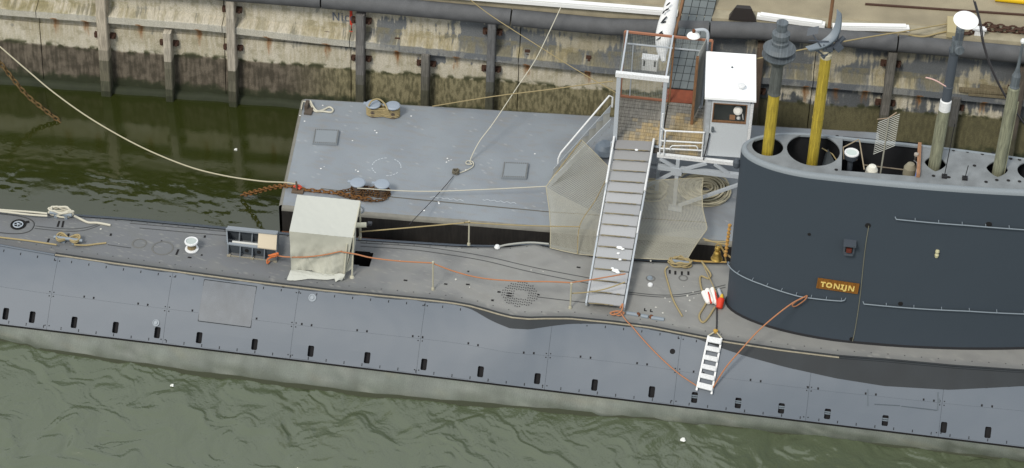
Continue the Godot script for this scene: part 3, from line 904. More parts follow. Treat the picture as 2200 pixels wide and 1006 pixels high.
	m.lathe(c + Vector3(0.03, 0.03, 0.02), [Vector2(0, 0.06), Vector2(0.035, 0.05), Vector2(0.035, 0)], 10)
	part(m, "hatch_wheel", M.grey_steel, sub)
	# white fairlead drum
	var d := Vector3(-15.26, 2.0, 1.393)
	m = one()
	m.lathe(d, [Vector2(0, 0.30), Vector2(0.15, 0.30), Vector2(0.155, 0.325), Vector2(0.19, 0.325), Vector2(0.20, 0.29), Vector2(0.19, 0.26), Vector2(0.13, 0.25)], 28)
	m.lathe(d, [Vector2(0.13, 0.06), Vector2(0.19, 0.05), Vector2(0.20, 0.03), Vector2(0.19, 0.0)], 28)
	var fd := part(m, "capstan_drum", M.white, sub)
	m = one()
	m.lathe(d, [Vector2(0.13, 0.26), Vector2(0.115, 0.15), Vector2(0.13, 0.055)], 24)
	part(m, "barrel", mat("8e7d5c", 0.8, streak, 3.0), fd)
	m = one()
	m.lathe(d + Vector3(0, 0.302, 0), [Vector2(0, 0.003), Vector2(0.148, 0.003)], 24)
	part(m, "lid", mat("a9b2b0", 0.5), fd)
	# round flush lids and plates
	for q in [[Vector3(-16.099, 2.004, 1.486), 0.3, 0.26], [Vector3(-16.81, 2.004, 1.399), 0.2, 0.2], [Vector3(-2.115, 2.004, 0.343), 0.12, 0.12], [Vector3(-1.199, 2.004, 0.157), 0.12, 0.12]]:
		m = one()
		m.lathe(q[0], [Vector2(q[1] - 0.025, 0.004), Vector2(q[1], 0.008), Vector2(q[1] + 0.02, 0.0)], 24)
		part(m, "flush_lid", mat("6a6b69", 0.8, grain, 2.0), sub)
	m = one()
	m.lathe(Vector3(-2.096, 2.0, 0.647), [Vector2(0, 0.06), Vector2(0.06, 0.06), Vector2(0.075, 0.04), Vector2(0.075, 0)], 14)
	part(m, "white_cap", M.white, sub)
	m = one()
	m.lathe(Vector3(-2.143, 2.0, 0.322), [Vector2(0, 0.03), Vector2(0.07, 0.03), Vector2(0.09, 0.0)], 14)
	part(m, "grey_cap", M.rail, sub)
	# perforated round grating
	m = one()
	var gc := Vector3(-5.688, 2.0, 1.683)
	for i in range(-8, 9):
		for j in range(-5, 6):
			var p := gc + Vector3(i * 0.062, 0.006, j * 0.105 + (0.02 if i % 2 == 0 else 0.0))
			if pow((p.x - gc.x) / 0.52, 2) + pow((p.z - gc.z) / 0.56, 2) < 1.0 and not (absf(j) < 2 and i > -3 and i < 4):
				m.box(p, Vector3(0.028, 0.006, 0.04))
	part(m, "grating_hole", gm, sub, true)
	m = one()
	for q in [Vector3(-5.978, 2.006, 1.701), Vector3(-5.975, 2.006, 1.813)]: m.box(q, Vector3(0.13, 0.006, 0.045))
	m.box(Vector3(-6.285, 2.006, 1.694), Vector3(0.09, 0.006, 0.06)); m.box(Vector3(-6.41, 2.006, 2.085), Vector3(0.07, 0.006, 0.07)); m.box(Vector3(-5.167, 2.006, 1.617), Vector3(0.06, 0.006, 0.05))
	part(m, "deck_slot", M.black, sub)
	# small rivets along both deck edges
	m = one()
	for i in 70:
		var x := -22.0 + i * 0.46
		m.box(Vector3(x, 1.995, tab(ZN, x) - 0.17), Vector3(0.03, 0.012, 0.03))
		if x < -1.0: m.box(Vector3(x + 0.1, 1.995, tab(ZF, x) + 0.14), Vector3(0.03, 0.012, 0.03))
	part(m, "deck_rivet", gm, sub, true)
	# mooring cleats (two horned bitts under the rope piles) and the flush rollers by the ladder foot
	for q in [[Vector3(-19.355, 2.0, 0.659), 0.33], [Vector3(-18.809, 2.0, 1.734), 0.42], [Vector3(-1.342, 2.0, -0.369), 0.25]]:
		m = one()
		var p: Vector3 = q[0]
		m.tube([p + Vector3(-q[1], 0.16, 0), p + Vector3(q[1], 0.14, 0)], 0.05, 8)
		m.box(p + Vector3(-0.15, 0.06, 0), Vector3(0.1, 0.14, 0.1)); m.box(p + Vector3(0.15, 0.06, 0), Vector3(0.1, 0.14, 0.1))
		part(m, "cleat", M.rail, sub)
	for q in [[Vector3(-2.456, 2.0, 1.979), 0.34], [Vector3(-2.111, 2.0, 2.018), 0.2], [Vector3(-1.741, 2.0, 2.052), 0.36]]:
		m = one()
		m.tube([q[0] + Vector3(-q[1] / 2, 0.015, 0), q[0] + Vector3(q[1] / 2, 0.015, 0.02)], 0.06, 10)
		part(m, "roller", M.rail, sub)
	for q in [Vector3(-2.298, 2.0, 1.991), Vector3(-1.927, 2.0, 2.025)]:
		m = one()
		m.lathe(q, [Vector2(0, 0.08), Vector2(0.05, 0.07), Vector2(0.06, 0)], 10)
		part(m, "roller_pin", M.rust, sub)
	m = one()
	for q in [Vector3(-2.143, 2.0, 1.721), Vector3(-1.971, 2.0, 1.731)]:
		m.box(q + Vector3(0, 0.006, 0), Vector3(0.03, 0.012, 0.1)); m.box(q + Vector3(0.03, 0.006, 0.05), Vector3(0.07, 0.012, 0.03))
	part(m, "deck_slot", M.black, sub)
	# droppings and scuffs on the deck
	var rg := RandomNumberGenerator.new()
	rg.seed = 12
	m = one()
	for q in [Vector3(-18.081, 2.007, 0.962), Vector3(-17.38, 2.007, 1.527), Vector3(-1.624, 2.007, 1.127), Vector3(-1.152, 2.007, 0.527), Vector3(-0.73, 2.007, 0.803), Vector3(-0.819, 2.007, 0.983), Vector3(-0.927, 2.007, 1.105), Vector3(-0.988, 2.007, 1.583), Vector3(-1.843, 2.007, 1.574), Vector3(-5.527, 2.007, 0.582), Vector3(-5.178, 2.007, 0.582), Vector3(-7.133, 2.007, 1.641), Vector3(-1.479, 2.007, 1.265), Vector3(-0.869, 2.007, 0.725), Vector3(-1.01, 2.007, 0.915), Vector3(-1.625, 2.007, 1.778), Vector3(-2.196, 2.007, -0.44), Vector3(-9.291, 2.007, 0.837), Vector3(-7.579, 2.007, 1.369)]:
		var rr := rg.randf_range(0.012, 0.03)
		m.lathe(q, [Vector2(0, 0.004), Vector2(rr, 0.003), Vector2(rr * 1.1, 0)], 8, Basis().scaled(Vector3(1, 1, rg.randf_range(0.8, 1.8))))
	part(m, "dropping", mat("b9b9b2", 0.9), sub, true)

func sail() -> void:
	var s := MB.new()
	var rows := [2.0, 2.2, 2.4, 2.7, 3.0, 3.3, 3.6, 3.9, 4.2, 4.5, 4.8, 5.1, 5.4, 5.7, 6.0, 6.3, 6.6, 6.9, 7.15, 7.3, 7.40]
	var loop := MB.new()
	var rings := []
	for y in rows:
		var rr := sail_ring(y)
		for i in rr.size(): rr[i] += Vector3(0, 0, signf(rr[i].z - 0.9) * 0.006 * dents.get_noise_2d(rr[i].x * 1.3, y * 1.6 + signf(rr[i].z - 0.9) * 9.0) * smoothstep(0.15, 0.6, rr[i].x))
		rings.append(rr)
	var smooth_rings := func(mb: MB, R: Array) -> void:
		var n: int = R[0].size()
		var nor := []
		for i in R.size():
			var row := []
			for j in n:
				var d: Vector3 = R[i][(j + 1) % n] - R[i][(j - 1 + n) % n]
				var e: Vector3 = R[mini(i + 1, R.size() - 1)][j] - R[maxi(i - 1, 0)][j]
				row.append(d.cross(e).normalized())
			nor.append(row)
		for i in R.size() - 1:
			for j in n:
				var k := (j + 1) % n
				for q in [[i, j], [i, k], [i + 1, k], [i, j], [i + 1, k], [i + 1, j]]: mb.put(R[q[0]][q[1]], nor[q[0]][q[1]])
	smooth_rings.call(s, rings)
	part(s, "sail_side", M.sail, sub)
	# rounded light rim at the top
	var rim := MB.new()
	smooth_rings.call(rim, [sail_ring(7.40), sail_ring(7.46, -0.012), sail_ring(7.50, -0.045), sail_ring(7.52, -0.09), sail_ring(7.52, -0.13), sail_ring(7.50, -0.15), sail_ring(7.44, -0.152)])
	part(rim, "sail_rim", M.sail_rim, sub)
	var inner := MB.new()
	smooth_rings.call(inner, [sail_ring(2.05, -0.06), sail_ring(7.45, -0.06)])
	part(inner, "sail_lining", M.sail_in, sub)
	var foot := MB.new()
	smooth_rings.call(foot, [sail_ring(2.004, 0.05), sail_ring(2.03, 0.02), sail_ring(2.05, 0.0)])
	part(foot, "sail_foot", M.slot, sub)
	# top plate with its wells
	var top := CSGCombiner3D.new()
	top.name = "sail_top"
	var pl := CSGPolygon3D.new()
	pl.name = "plate"
	var poly := PackedVector2Array()
	for p in sail_ring(7.47, -0.145): poly.append(Vector2(p.x, p.z))
	pl.polygon = poly; pl.depth = 0.04
	pl.rotation.x = PI / 2
	pl.position.y = 7.46
	top.add_child(pl)
	for q in [[0.75, 0.87, 0.42, 1.0], [1.97, 0.80, 0.71, 1.0], [7.795, 0.697, 0.42, 1.0]]:
		var cy := CSGCylinder3D.new()
		cy.name = "well"
		cy.radius = q[2]; cy.height = 1.0; cy.sides = 40; cy.operation = CSGShape3D.OPERATION_SUBTRACTION
		cy.position = Vector3(q[0], 7.5, q[1])
		top.add_child(cy, true)
	var cr := CSGPolygon3D.new()
	cr.name = "cockpit_opening"
	cr.operation = CSGShape3D.OPERATION_SUBTRACTION
	cr.polygon = PackedVector2Array([Vector2(2.724, 0.042), Vector2(4.831, -0.026), Vector2(4.805, 1.475), Vector2(2.75, 1.584)])
	cr.depth = 1.0; cr.rotation.x = PI / 2; cr.position.y = 7.0
	top.add_child(cr)
	for q in [Vector3(5.213, 7.5, 0.804), Vector3(6.845, 7.5, 0.754)]:
		var dm := CSGPolygon3D.new()
		dm.name = "diamond_opening"
		dm.operation = CSGShape3D.OPERATION_SUBTRACTION
		var pp := PackedVector2Array()
		for i in 24:
			var g := TAU * i / 24
			var k := 1.0 / pow(pow(absf(cos(g)), 1.35) + pow(absf(sin(g)), 1.35), 1 / 1.35)
			pp.append(Vector2(q.x + 0.29 * k * cos(g), q.z + 0.36 * k * sin(g)))
		dm.polygon = pp; dm.depth = 1.0; dm.rotation.x = PI / 2; dm.position.y = 7.0
		top.add_child(dm, true)
	top.material_override = M.sail_top
	top.position = -sub.position
	sub.add_child(top, true)
	# bolts on the plate aft of the cockpit
	var m := one()
	for q in [Vector3(5.688, 7.508, 0.144), Vector3(6.059, 7.508, 0.139), Vector3(6.455, 7.508, 0.171), Vector3(6.739, 7.508, 0.077), Vector3(7.206, 7.508, 0.243), Vector3(7.44, 7.508, 0.242), Vector3(5.572, 7.508, 1.366), Vector3(5.999, 7.508, 1.349), Vector3(6.547, 7.508, 1.392), Vector3(6.828, 7.508, 1.259), Vector3(7.132, 7.508, 1.224), Vector3(7.424, 7.508, 1.212), Vector3(5.169, 7.508, 1.378), Vector3(6.244, 7.508, 0.73), Vector3(2.575, 7.508, 0.08), Vector3(2.614, 7.508, 1.578)]:
		m.lathe(q, [Vector2(0, 0.004), Vector2(0.045, 0.003), Vector2(0.05, 0)], 10)
	part(m, "plate_bolt", M.black, sub, true)
	# cockpit
	var a := Vector3(2.726, 7.46, -0.013)
	var b := Vector3(4.835, 7.46, -0.081)
	var c := Vector3(4.809, 7.46, 1.421)
	var d := Vector3(2.752, 7.46, 1.53)
	m = one()
	var dn := Vector3(0, -1.25, 0)
	m.quad(a + Vector3(-0.03, 0, 0), d + Vector3(-0.03, 0, 0), d + dn + Vector3(-0.03, 0, 0), a + dn + Vector3(-0.03, 0, 0))
	m.quad(b + Vector3(0.06, 0, 0), c + Vector3(0.06, 0, 0), c + dn + Vector3(0.06, 0, 0), b + dn + Vector3(0.06, 0, 0))
	m.quad(a, b, b + dn, a + dn); m.quad(d, c, c + dn, d + dn)
	m.quad(a + dn, b + dn, c + dn, d + dn)
	part(m, "cockpit", mat("0f1116", 0.7, grain, 1.2), sub)
	m = one()
	m.quad(a.lerp(d, 0.55) + dn * 0.62, b.lerp(c, 0.55) + dn * 0.62, b.lerp(c, 0.62) + dn * 0.62, a.lerp(d, 0.62) + dn * 0.62)
	part(m, "foot_grating", M.dark_grey, sub)
	m = one()
	m.beam(Vector3(4.775, 7.56, 0.108), Vector3(4.761, 7.56, 1.521), 0.09, 0.12)
	part(m, "wooden_sill", mat("a77c5c", 0.8, streak, 2.0), sub)
	# baffle inside the second well
	m = one()
	m.grid(rng(0, 1, 8), rng(0, 1, 8), func(u, v): return Vector3(2.36 + 0.28 * u - 0.12 * v, 7.36 - 0.8 * v, 0.5 + 0.75 * u - 0.2 * sin(PI * v)))
	part(m, "fairing", M.mast_grey, sub)
	m = one()
	m.tube([Vector3(2.2, 7.25, 0.35), Vector3(2.5, 7.2, 0.5), Vector3(2.62, 7.2, 0.75)], 0.02, 6)
	part(m, "well_pipe", M.rope_tan, sub)
# ---------------------------------------------------------------- masts and fittings of the sail
func yaw_to(a: Vector3) -> Basis: return Basis(Quaternion(Vector3.UP, a.normalized()))

func sail_fittings() -> void:
	var m := one()
	# first mast: stacked cone aerial
	var o := Vector3(0.762, 5.2, 0.951)
	var y0 := 2.3   # mast foot lies inside the sail
	var b1 := Vector3(0.762, 7.5, 0.951)
	m.lathe(o, [Vector2(0.15, 0), Vector2(0.15, y0 + 1.881)], 24)
	var mast := part(m, "stacked_aerial_mast", M.mast_yellow, sub)
	m = one()
	m.lathe(o, [Vector2(0.17, y0 + 1.80), Vector2(0.155, y0 + 1.88), Vector2(0.16, y0 + 2.3), Vector2(0.15, y0 + 2.72), Vector2(0.22, y0 + 2.80), Vector2(0.36, y0 + 2.98)], 28)
	part(m, "grey_neck", mat("5d6260", 0.7, streak, 1.2), mast)
	m = one()
	m.lathe(o, [Vector2(0.36, y0 + 2.96), Vector2(0.44, y0 + 3.03), Vector2(0.44, y0 + 3.06), Vector2(0.30, y0 + 3.07), Vector2(0.22, y0 + 3.10), Vector2(0.22, y0 + 3.18), Vector2(0.30, y0 + 3.2), Vector2(0.42, y0 + 3.22), Vector2(0.43, y0 + 3.25), Vector2(0.34, y0 + 3.33), Vector2(0.22, y0 + 3.38)], 36)
	m.lathe(o, [Vector2(0.22, y0 + 3.36), Vector2(0.23, y0 + 3.47), Vector2(0.20, y0 + 3.50), Vector2(0.20, y0 + 3.56), Vector2(0.235, y0 + 3.6), Vector2(0.235, y0 + 3.72), Vector2(0.19, y0 + 3.76), Vector2(0.14, y0 + 3.80), Vector2(0.135, y0 + 3.98), Vector2(0.155, y0 + 4.0), Vector2(0.155, y0 + 4.05), Vector2(0, y0 + 4.06)], 32)
	part(m, "cone_stack", M.mast_grey, mast)
	# second mast: yellow with curved radar reflector
	m = one()
	o = Vector3(1.977, 5.2, 0.875)
	m.lathe(o, [Vector2(0.145, 0), Vector2(0.145, 3.4), Vector2(0.152, 3.4), Vector2(0.152, 3.44), Vector2(0.145, 3.44), Vector2(0.145, y0 + 3.08)], 24)
	mast = part(m, "radar_mast", M.mast_yellow, sub)
	m = one()
	m.lathe(o, [Vector2(0.15, y0 + 3.06), Vector2(0.15, y0 + 3.17), Vector2(0.12, y0 + 3.2), Vector2(0.11, y0 + 3.36), Vector2(0, y0 + 3.36)], 20)
	part(m, "collar", M.rope_pale, mast)
	m = one()
	# a dish cut from a parabola, standing on edge: long chord tilted up to the right
	var c0 := Vector3(1.624, 10.422, 0.9)
	var q := o + Vector3(0.02, y0 + 3.48, 0)
	var ax := Vector3(0.66, 0.62, -0.42).normalized()     # along the reflector
	var face := Vector3(-0.62, 0.72, 0.1)
	face = (face - ax * face.dot(ax)).normalized()
	var ht := ax.cross(face).normalized()
	var refl := func(u, v): return q + ax * (u * 0.62 + 0.14) + ht * (v * (0.17 - 0.07 * u * u)) + face * (0.46 * u * u * (1.0 if u > 0 else 0.55) + 0.12 * v * v - 0.02)
	m.grid(rng(-1, 1, 20), rng(-1, 1, 8), refl)
	m.grid(rng(-1, 1, 20), rng(-1, 1, 8), func(u, v): return refl.call(u, v) - face * 0.035)
	m.grid(rng(-1, 1, 20), [0.0, 1.0], func(u, v): return refl.call(u, 1.0) - face * 0.035 * v)
	m.grid(rng(-1, 1, 20), [0.0, 1.0], func(u, v): return refl.call(u, -1.0) - face * 0.035 * v)
	part(m, "radar_reflector", M.rail, mast)
	m = one()
	for u in [-0.8, -0.4, 0.0, 0.4]:
		m.beam(refl.call(u, -0.9) - face * 0.03, q + ax * (u * 0.35) - face * 0.17 - ht * 0.02, 0.015, 0.03)
		m.beam(refl.call(u, 0.9) - face * 0.03, q + ax * (u * 0.35) - face * 0.17 + ht * 0.02, 0.015, 0.03)
	m.beam(q - ax * 0.35 - face * 0.17, q + ax * 0.42 - face * 0.17, 0.12, 0.06)
	m.box(q + Vector3(0.25, -0.02, 0.05), Vector3(0.2, 0.16, 0.22), Basis(ax, face, ht))
	m.box(q + Vector3(0, -0.1, 0), Vector3(0.26, 0.12, 0.26))
	part(m, "radar_frame", M.dark_grey, mast)
	m = one()
	var e := q + Vector3(-0.42, 0.2, -0.05)
	m.slab(e + Vector3(-0.16, -0.06, 0), e + Vector3(0.12, 0.05, 0.0), e + Vector3(0.13, 0.2, -0.14), e + Vector3(-0.15, 0.1, -0.14), Vector3(0, 0.02, 0.03))
	m.beam(e, q - ax * 0.2, 0.025, 0.025); m.beam(e + Vector3(-0.1, -0.12, 0.1), q + ax * 0.05 + face * 0.05, 0.03, 0.02)
	part(m, "feed_horn", M.dark_grey, mast)
	# third mast: dish on a jointed head
	m = one()
	o = Vector3(5.212, 5.2, 0.763)
	m.lathe(o, [Vector2(0.15, 0), Vector2(0.15, y0 + 1.74)], 24)
	m.tube([o + Vector3(-0.15, 0.5, -0.02), o + Vector3(-0.15, y0 + 1.5, -0.02)], 0.025, 6)
	mast = part(m, "dish_mast", M.mast_olive, sub)
	m = one()
	m.lathe(o, [Vector2(0.153, y0 + 1.73), Vector2(0.15, y0 + 2.02), Vector2(0.12, y0 + 2.06)], 24)
	part(m, "white_band", M.white, mast)
	m = one()
	m.lathe(o, [Vector2(0.125, y0 + 2.0), Vector2(0.125, y0 + 2.45), Vector2(0.132, y0 + 2.46), Vector2(0.132, y0 + 2.5), Vector2(0.122, y0 + 2.51), Vector2(0.122, y0 + 3.5), Vector2(0.14, y0 + 3.56), Vector2(0.15, y0 + 3.66), Vector2(0, y0 + 3.7)], 24)
	part(m, "upper_tube", M.dark_grey, mast)
	m = one()
	var hd := o + Vector3(0.02, y0 + 3.8, 0.02)
	m.box(hd, Vector3(0.26, 0.36, 0.24)); m.box(hd + Vector3(0.03, 0.3, 0.0), Vector3(0.2, 0.4, 0.2))
	m.lathe(hd + Vector3(0.06, -0.05, 0.1), [Vector2(0, 0.12), Vector2(0.11, 0.12), Vector2(0.13, 0.09), Vector2(0.13, -0.05)], 18, yaw_to(Vector3(0.3, 0.1, 1)))
	m.lathe(hd + Vector3(0.03, 0.5, 0), [Vector2(0.11, 0), Vector2(0.11, 0.05), Vector2(0, 0.055)], 16)
	part(m, "mast_head", M.mast_grey, mast)
	m = one()
	for k in [-0.055, 0.055]: m.box(hd + Vector3(0.03 + k, 0.32, 0.102), Vector3(0.07, 0.22, 0.012))
	part(m, "head_window", M.dark_grey, mast)
	m = one()
	var dc := Vector3(5.386, 11.934, 0.55)
	m.lathe(dc, [Vector2(0, 0.10), Vector2(0.12, 0.085), Vector2(0.24, 0.045), Vector2(0.32, 0.0), Vector2(0.325, -0.02), Vector2(0.2, -0.05), Vector2(0, -0.06)], 36, yaw_to(Vector3(0.05, 1, 0.22)))
	part(m, "dish", mat("f2f3f2", 0.4), mast)
	m = one()
	m.tube([dc + Vector3(0, -0.04, 0), dc + Vector3(-0.03, -0.22, 0), hd + Vector3(0.08, 0.42, 0)], 0.05, 8)
	part(m, "dish_stem", M.dark_grey, mast)
	# fourth mast: bare olive tube with thin whip
	m = one()
	o = Vector3(6.883, 5.2, 0.706)
	m.lathe(o, [Vector2(0.155, 0), Vector2(0.15, y0 + 2.6), Vector2(0.13, y0 + 2.64), Vector2(0, y0 + 2.64)], 24)
	m.tube([o + Vector3(0.17, 0.5, 0.02), o + Vector3(0.17, y0 + 2.2, 0.02)], 0.02, 6)
	mast = part(m, "whip_mast", M.mast_olive, sub)
	m = one()
	m.lathe(o, [Vector2(0.125, y0 + 2.60), Vector2(0.13, y0 + 2.66), Vector2(0.115, y0 + 2.70), Vector2(0.115, y0 + 3.0), Vector2(0.07, y0 + 3.12), Vector2(0.045, y0 + 3.3), Vector2(0.03, y0 + 4.05)], 18)
	part(m, "whip", M.mast_grey, mast)
	m = one()
	m.lathe(o + Vector3(0, y0 + 4.05, 0), [Vector2(0.03, -0.05), Vector2(0.065, -0.02), Vector2(0.075, 0.03), Vector2(0.05, 0.08), Vector2(0, 0.095)], 14)
	part(m, "white_knob", M.white, mast)

	# grab rails round the sail
	var rails := [[[0.044, 3.507], [1.042, 3.509], [2.088, 3.428], [3.292, 3.494], [3.301, 3.528]], [[3.841, 3.467], [5.131, 3.456], [6.644, 3.455], [8.169, 3.384], [9.833, 3.278]], [[4.339, 6.433], [5.237, 6.416], [6.219, 6.405], [7.696, 6.353], [9.301, 6.289]]]
	for r in rails:
		m = one()
		var xs := []
		for i in 41: xs.append(lerpf(r[0][0], r[4][0] if r[4][0] > r[3][0] else r[3][0], i / 40.0))
		var T := []
		for p in r: T.append(Vector2(p[0], p[1]))
		var pts := []
		if r != rails[0]: pts.append(sail_at(xs[0] - 0.03, T[0].y, 0.0))
		for x in xs: pts.append(sail_at(x, tab(T, x), 0.10))
		pts.append(sail_at(xs[40] + 0.03, tab(T, xs[40]), 0.0))
		m.tube(pts, 0.018, 6)
		for i in range(4, 40, 5): m.tube([sail_at(xs[i], tab(T, xs[i]) + 0.03, -0.01), pts[i + (0 if r == rails[0] else 1)]], 0.012, 5)
		part(m, "grab_rail", M.rail, sub)
	# far side rail seen over the rim
	m = one()
	var fr := []
	for x in rng(4.424, 8.6, 20): fr.append(Vector3(x, 7.3, sail_mid(x, 7.3) - sail_half(x, 7.3) - 0.12))
	fr.push_front(fr[0] + Vector3(-0.1, 0, 0.12))
	m.tube(fr, 0.02, 6)
	part(m, "grab_rail", M.rail, sub)
	# name board
	var na := Vector3(2.502, 3.974, 2.043)
	var nb := Vector3(3.635, 3.932, 2.048)
	var nx := (nb - na).normalized()
	var nz := (sail_at(3.05, 4.0, 1.0) - sail_at(3.05, 4.0, 0.0)).normalized()
	nz = (nz - nx * nz.dot(nx)).normalized()
	var ny := nz.cross(nx)
	var nbm := one()
	var mid := (na + nb) / 2.0 + nz * 0.03
	nbm.box(mid, Vector3(na.distance_to(nb), 0.34, 0.035), Basis(nx, ny, nz))
	var o2 := solo(nbm, "name_board", mat("8a5a1c", 0.5, streak, 1.5), "small varnished brown name board with brass letters on the sail side", "name board")
	var tm := TextMesh.new()
	var sf := SystemFont.new()
	sf.font_names = PackedStringArray(["Droid Sans"])
	sf.font_weight = 700
	tm.font = sf; tm.text = "TONIJN"; tm.font_size = 40; tm.pixel_size = 0.0056; tm.depth = 0.03
	var ti := MeshInstance3D.new()
	ti.name = "letters"; ti.mesh = tm; ti.material_override = mat("e8cf7c", 0.35, null, 1, null, 1, 0.25)
	o2.add_child(ti)
	ti.transform = Transform3D(Basis(nx * 1.18, ny, nz), mid + nz * 0.03 - o2.position)
	# navigation light box
	var q2 := Vector3(3.222, 5.325, 2.001)
	m = one()
	m.box(q2 + Vector3(0, 0.0, 0.05), Vector3(0.30, 0.42, 0.12)); m.box(q2 + Vector3(0, 0.19, 0.12), Vector3(0.34, 0.05, 0.28))
	m.box(q2 + Vector3(0, -0.18, 0.1), Vector3(0.24, 0.06, 0.14))
	var nl := part(m, "light_niche", M.dark_grey, sub)
	m = one()
	m.box(q2 + Vector3(0, 0.0, 0.115), Vector3(0.2, 0.24, 0.014))
	part(m, "recess", M.black, nl)
	m = one()
	m.box(q2 + Vector3(0, -0.03, 0.15), Vector3(0.14, 0.14, 0.06))
	part(m, "red_lens", mat("5d2a22", 0.3), nl)
	# pale fitting
	q2 = Vector3(5.563, 5.374, 1.899)
	m = one()
	m.lathe(q2 + Vector3(0, -0.02, 0.03), [Vector2(0.045, -0.13), Vector2(0.06, -0.05), Vector2(0.035, 0.0), Vector2(0.06, 0.05), Vector2(0.05, 0.1), Vector2(0, 0.12)], 14)
	part(m, "pale_fitting", mat("b8b592", 0.6), sub)
	# seam with its pale pipe
	m = one()
	var sp := []
	for p in [Vector3(3.656, 6.073, 1.988), Vector3(3.649, 5.506, 2.003), Vector3(3.662, 4.872, 2.019), Vector3(3.694, 4.07, 2.038), Vector3(3.714, 3.254, 2.059), Vector3(3.709, 2.422, 2.08), Vector3(3.688, 2.05, 2.09)]: sp.append(p)
	m.tube(smooth(sp, 4), 0.010, 5)
	part(m, "seam_pipe", mat("7a7968", 0.8), sub)
	m = one()
	for p in [[Vector3(3.632, 6.07, 1.98), 0.085], [Vector3(3.655, 2.112, 2.08), 0.07], [Vector3(4.822, 3.51, 1.995), 0.07], [Vector3(6.772, 6.396, 1.783), 0.10], [Vector3(2.123, 5.552, 1.983), 0.05]]:
		m.lathe(p[0], [Vector2(0, 0.01), Vector2(p[1] * 0.9, 0.008), Vector2(p[1], -0.02)], 14, yaw_to(Vector3(0, 0.05, 1)))
	part(m, "sail_hole", M.black, sub)
	# small round lamp housing at the nose
	m = one()
	var ln := Vector3(-0.024, 6.959, 1.0)
	m.lathe(ln + Vector3(0, -0.1, 0), [Vector2(0, 0.22), Vector2(0.06, 0.2), Vector2(0.10, 0.12), Vector2(0.10, 0.0), Vector2(0.08, -0.06), Vector2(0, -0.08)], 16)
	m.beam(ln, ln + Vector3(0.25, -0.05, 0), 0.06, 0.06)
	part(m, "nose_lamp", M.dark_grey, sub)
	# whips on the sail top
	for p in [[Vector3(5.451, 7.5, 1.377), 1.75], [Vector3(5.988, 7.5, 1.361), 0.45]]:
		m = one()
		m.tube([p[0], p[0] + Vector3(0.03, p[1], 0)], 0.012, 5)
		m.box(p[0] + Vector3(0, 0.03, 0), Vector3(0.14, 0.06, 0.14))
		part(m, "rod_aerial", M.slot, sub)
	# ribbon on the dish mast
	m = one()
	var rb := smooth([Vector3(5.243, 10.013, 0.85), Vector3(5.12, 10.042, 0.85), Vector3(4.904, 10.127, 0.8), Vector3(4.719, 10.156, 0.75), Vector3(4.6, 10.15, 0.72)], 5)
	m.tube(rb, 0.018, 5)
	solo(m, "streamer", mat("c9a7a2", 0.8), "thin pale pink streamer tied to the dark dish mast", "ribbon")
	# things on the bridge
	var pel := thing("bridge_compass", Vector3(3.028, 6.9, 0.301), "white topped compass in a bent wire frame at the front of the bridge", "compass")
	m = one()
	var pc := Vector3(2.992, 7.45, 0.685)
	m.lathe(pc, [Vector2(0.18, -0.16), Vector2(0.2, -0.02), Vector2(0.19, 0.0)], 24)
	m.tube([pc + Vector3(0, -0.1, 0), pc + Vector3(0, -0.9, 0)], 0.08, 10)
	part(m, "stand", M.dark_grey, pel)
	m = one()
	m.lathe(pc, [Vector2(0.14, 0.01), Vector2(0.15, 0.03), Vector2(0.19, 0.03), Vector2(0.2, 0.0)], 28)
	part(m, "white_ring", M.white, pel)
	m = one()
	m.lathe(pc, [Vector2(0.0, 0.012), Vector2(0.145, 0.012)], 24)
	part(m, "dial", mat("b9c6c4", 0.3), pel)
	m = one()
	m.tube([Vector3(2.803, 7.3, 0.812), Vector3(2.757, 7.5, 0.544), Vector3(3.135, 7.75, 0.455), Vector3(3.162, 7.75, 0.513), Vector3(3.35, 7.45, 1.367)], 0.018, 6)
	m.tube([Vector3(2.775, 7.3, 0.734), Vector3(3.149, 7.3, 0.77), Vector3(3.185, 7.3, 0.386)], 0.016, 6)
	part(m, "wire_frame", mat("8b7f6b", 0.7), pel)
	var br := one()
	br.tube([Vector3(3.361, 7.2, 0.827), Vector3(4.501, 7.2, 0.847)], 0.02, 6)
	solo(br, "bridge_rail", mat("6b6254", 0.6), "thin brown cross rail inside the open bridge", "rail")
	var cl := one()
	cl.grid(rng(0, 1, 8), rng(0, 1, 10), func(u, v): return Vector3(4.628, 7.35, 0.753).lerp(Vector3(4.681, 7.4, 1.345), v) + Vector3(0.06 * sin(v * 3.0) + 0.10 * u, 0.22 * sin(PI * (1 - v) * 0.8) - 0.05 * u, 0.05 * u), null, func(p): return Color(0.62, 0.65, 0.7) if p.z < 1.264 else Color(0.12, 0.18, 0.42))
	solo(cl, "folded_flag", mat("ffffff", 0.9, grain, 3.0), "white and blue cloth bundled at the aft end of the bridge", "flag")
	var kn := one()
	kn.tube([Vector3(4.749, 7.0, 0.119), Vector3(4.693, 7.6, 0.68)], 0.04, 8)
	kn.lathe(Vector3(4.69, 7.62, 0.686), [Vector2(0, 0.06), Vector2(0.06, 0.04), Vector2(0.06, -0.02), Vector2(0, -0.05)], 12)
	solo(kn, "voice_post", mat("9a938a", 0.6), "pale round topped post beside the wooden sill on the bridge", "post")
	var sk := one()
	sk.lathe(Vector3(4.57, 7.15, 0.913), [Vector2(0, 0.34), Vector2(0.1, 0.32), Vector2(0.17, 0.2), Vector2(0.18, 0.0), Vector2(0.16, -0.2)], 16)
	solo(sk, "canvas_bag", mat("8f8a78", 0.9, grain, 3.0), "round brownish canvas bag in the aft corner of the bridge", "bag")
	var wb := one()
	wb.lathe(Vector3(3.567, 7.2, 1.059), [Vector2(0, 0.2), Vector2(0.10, 0.17), Vector2(0.16, 0.06), Vector2(0.17, -0.06)], 16)
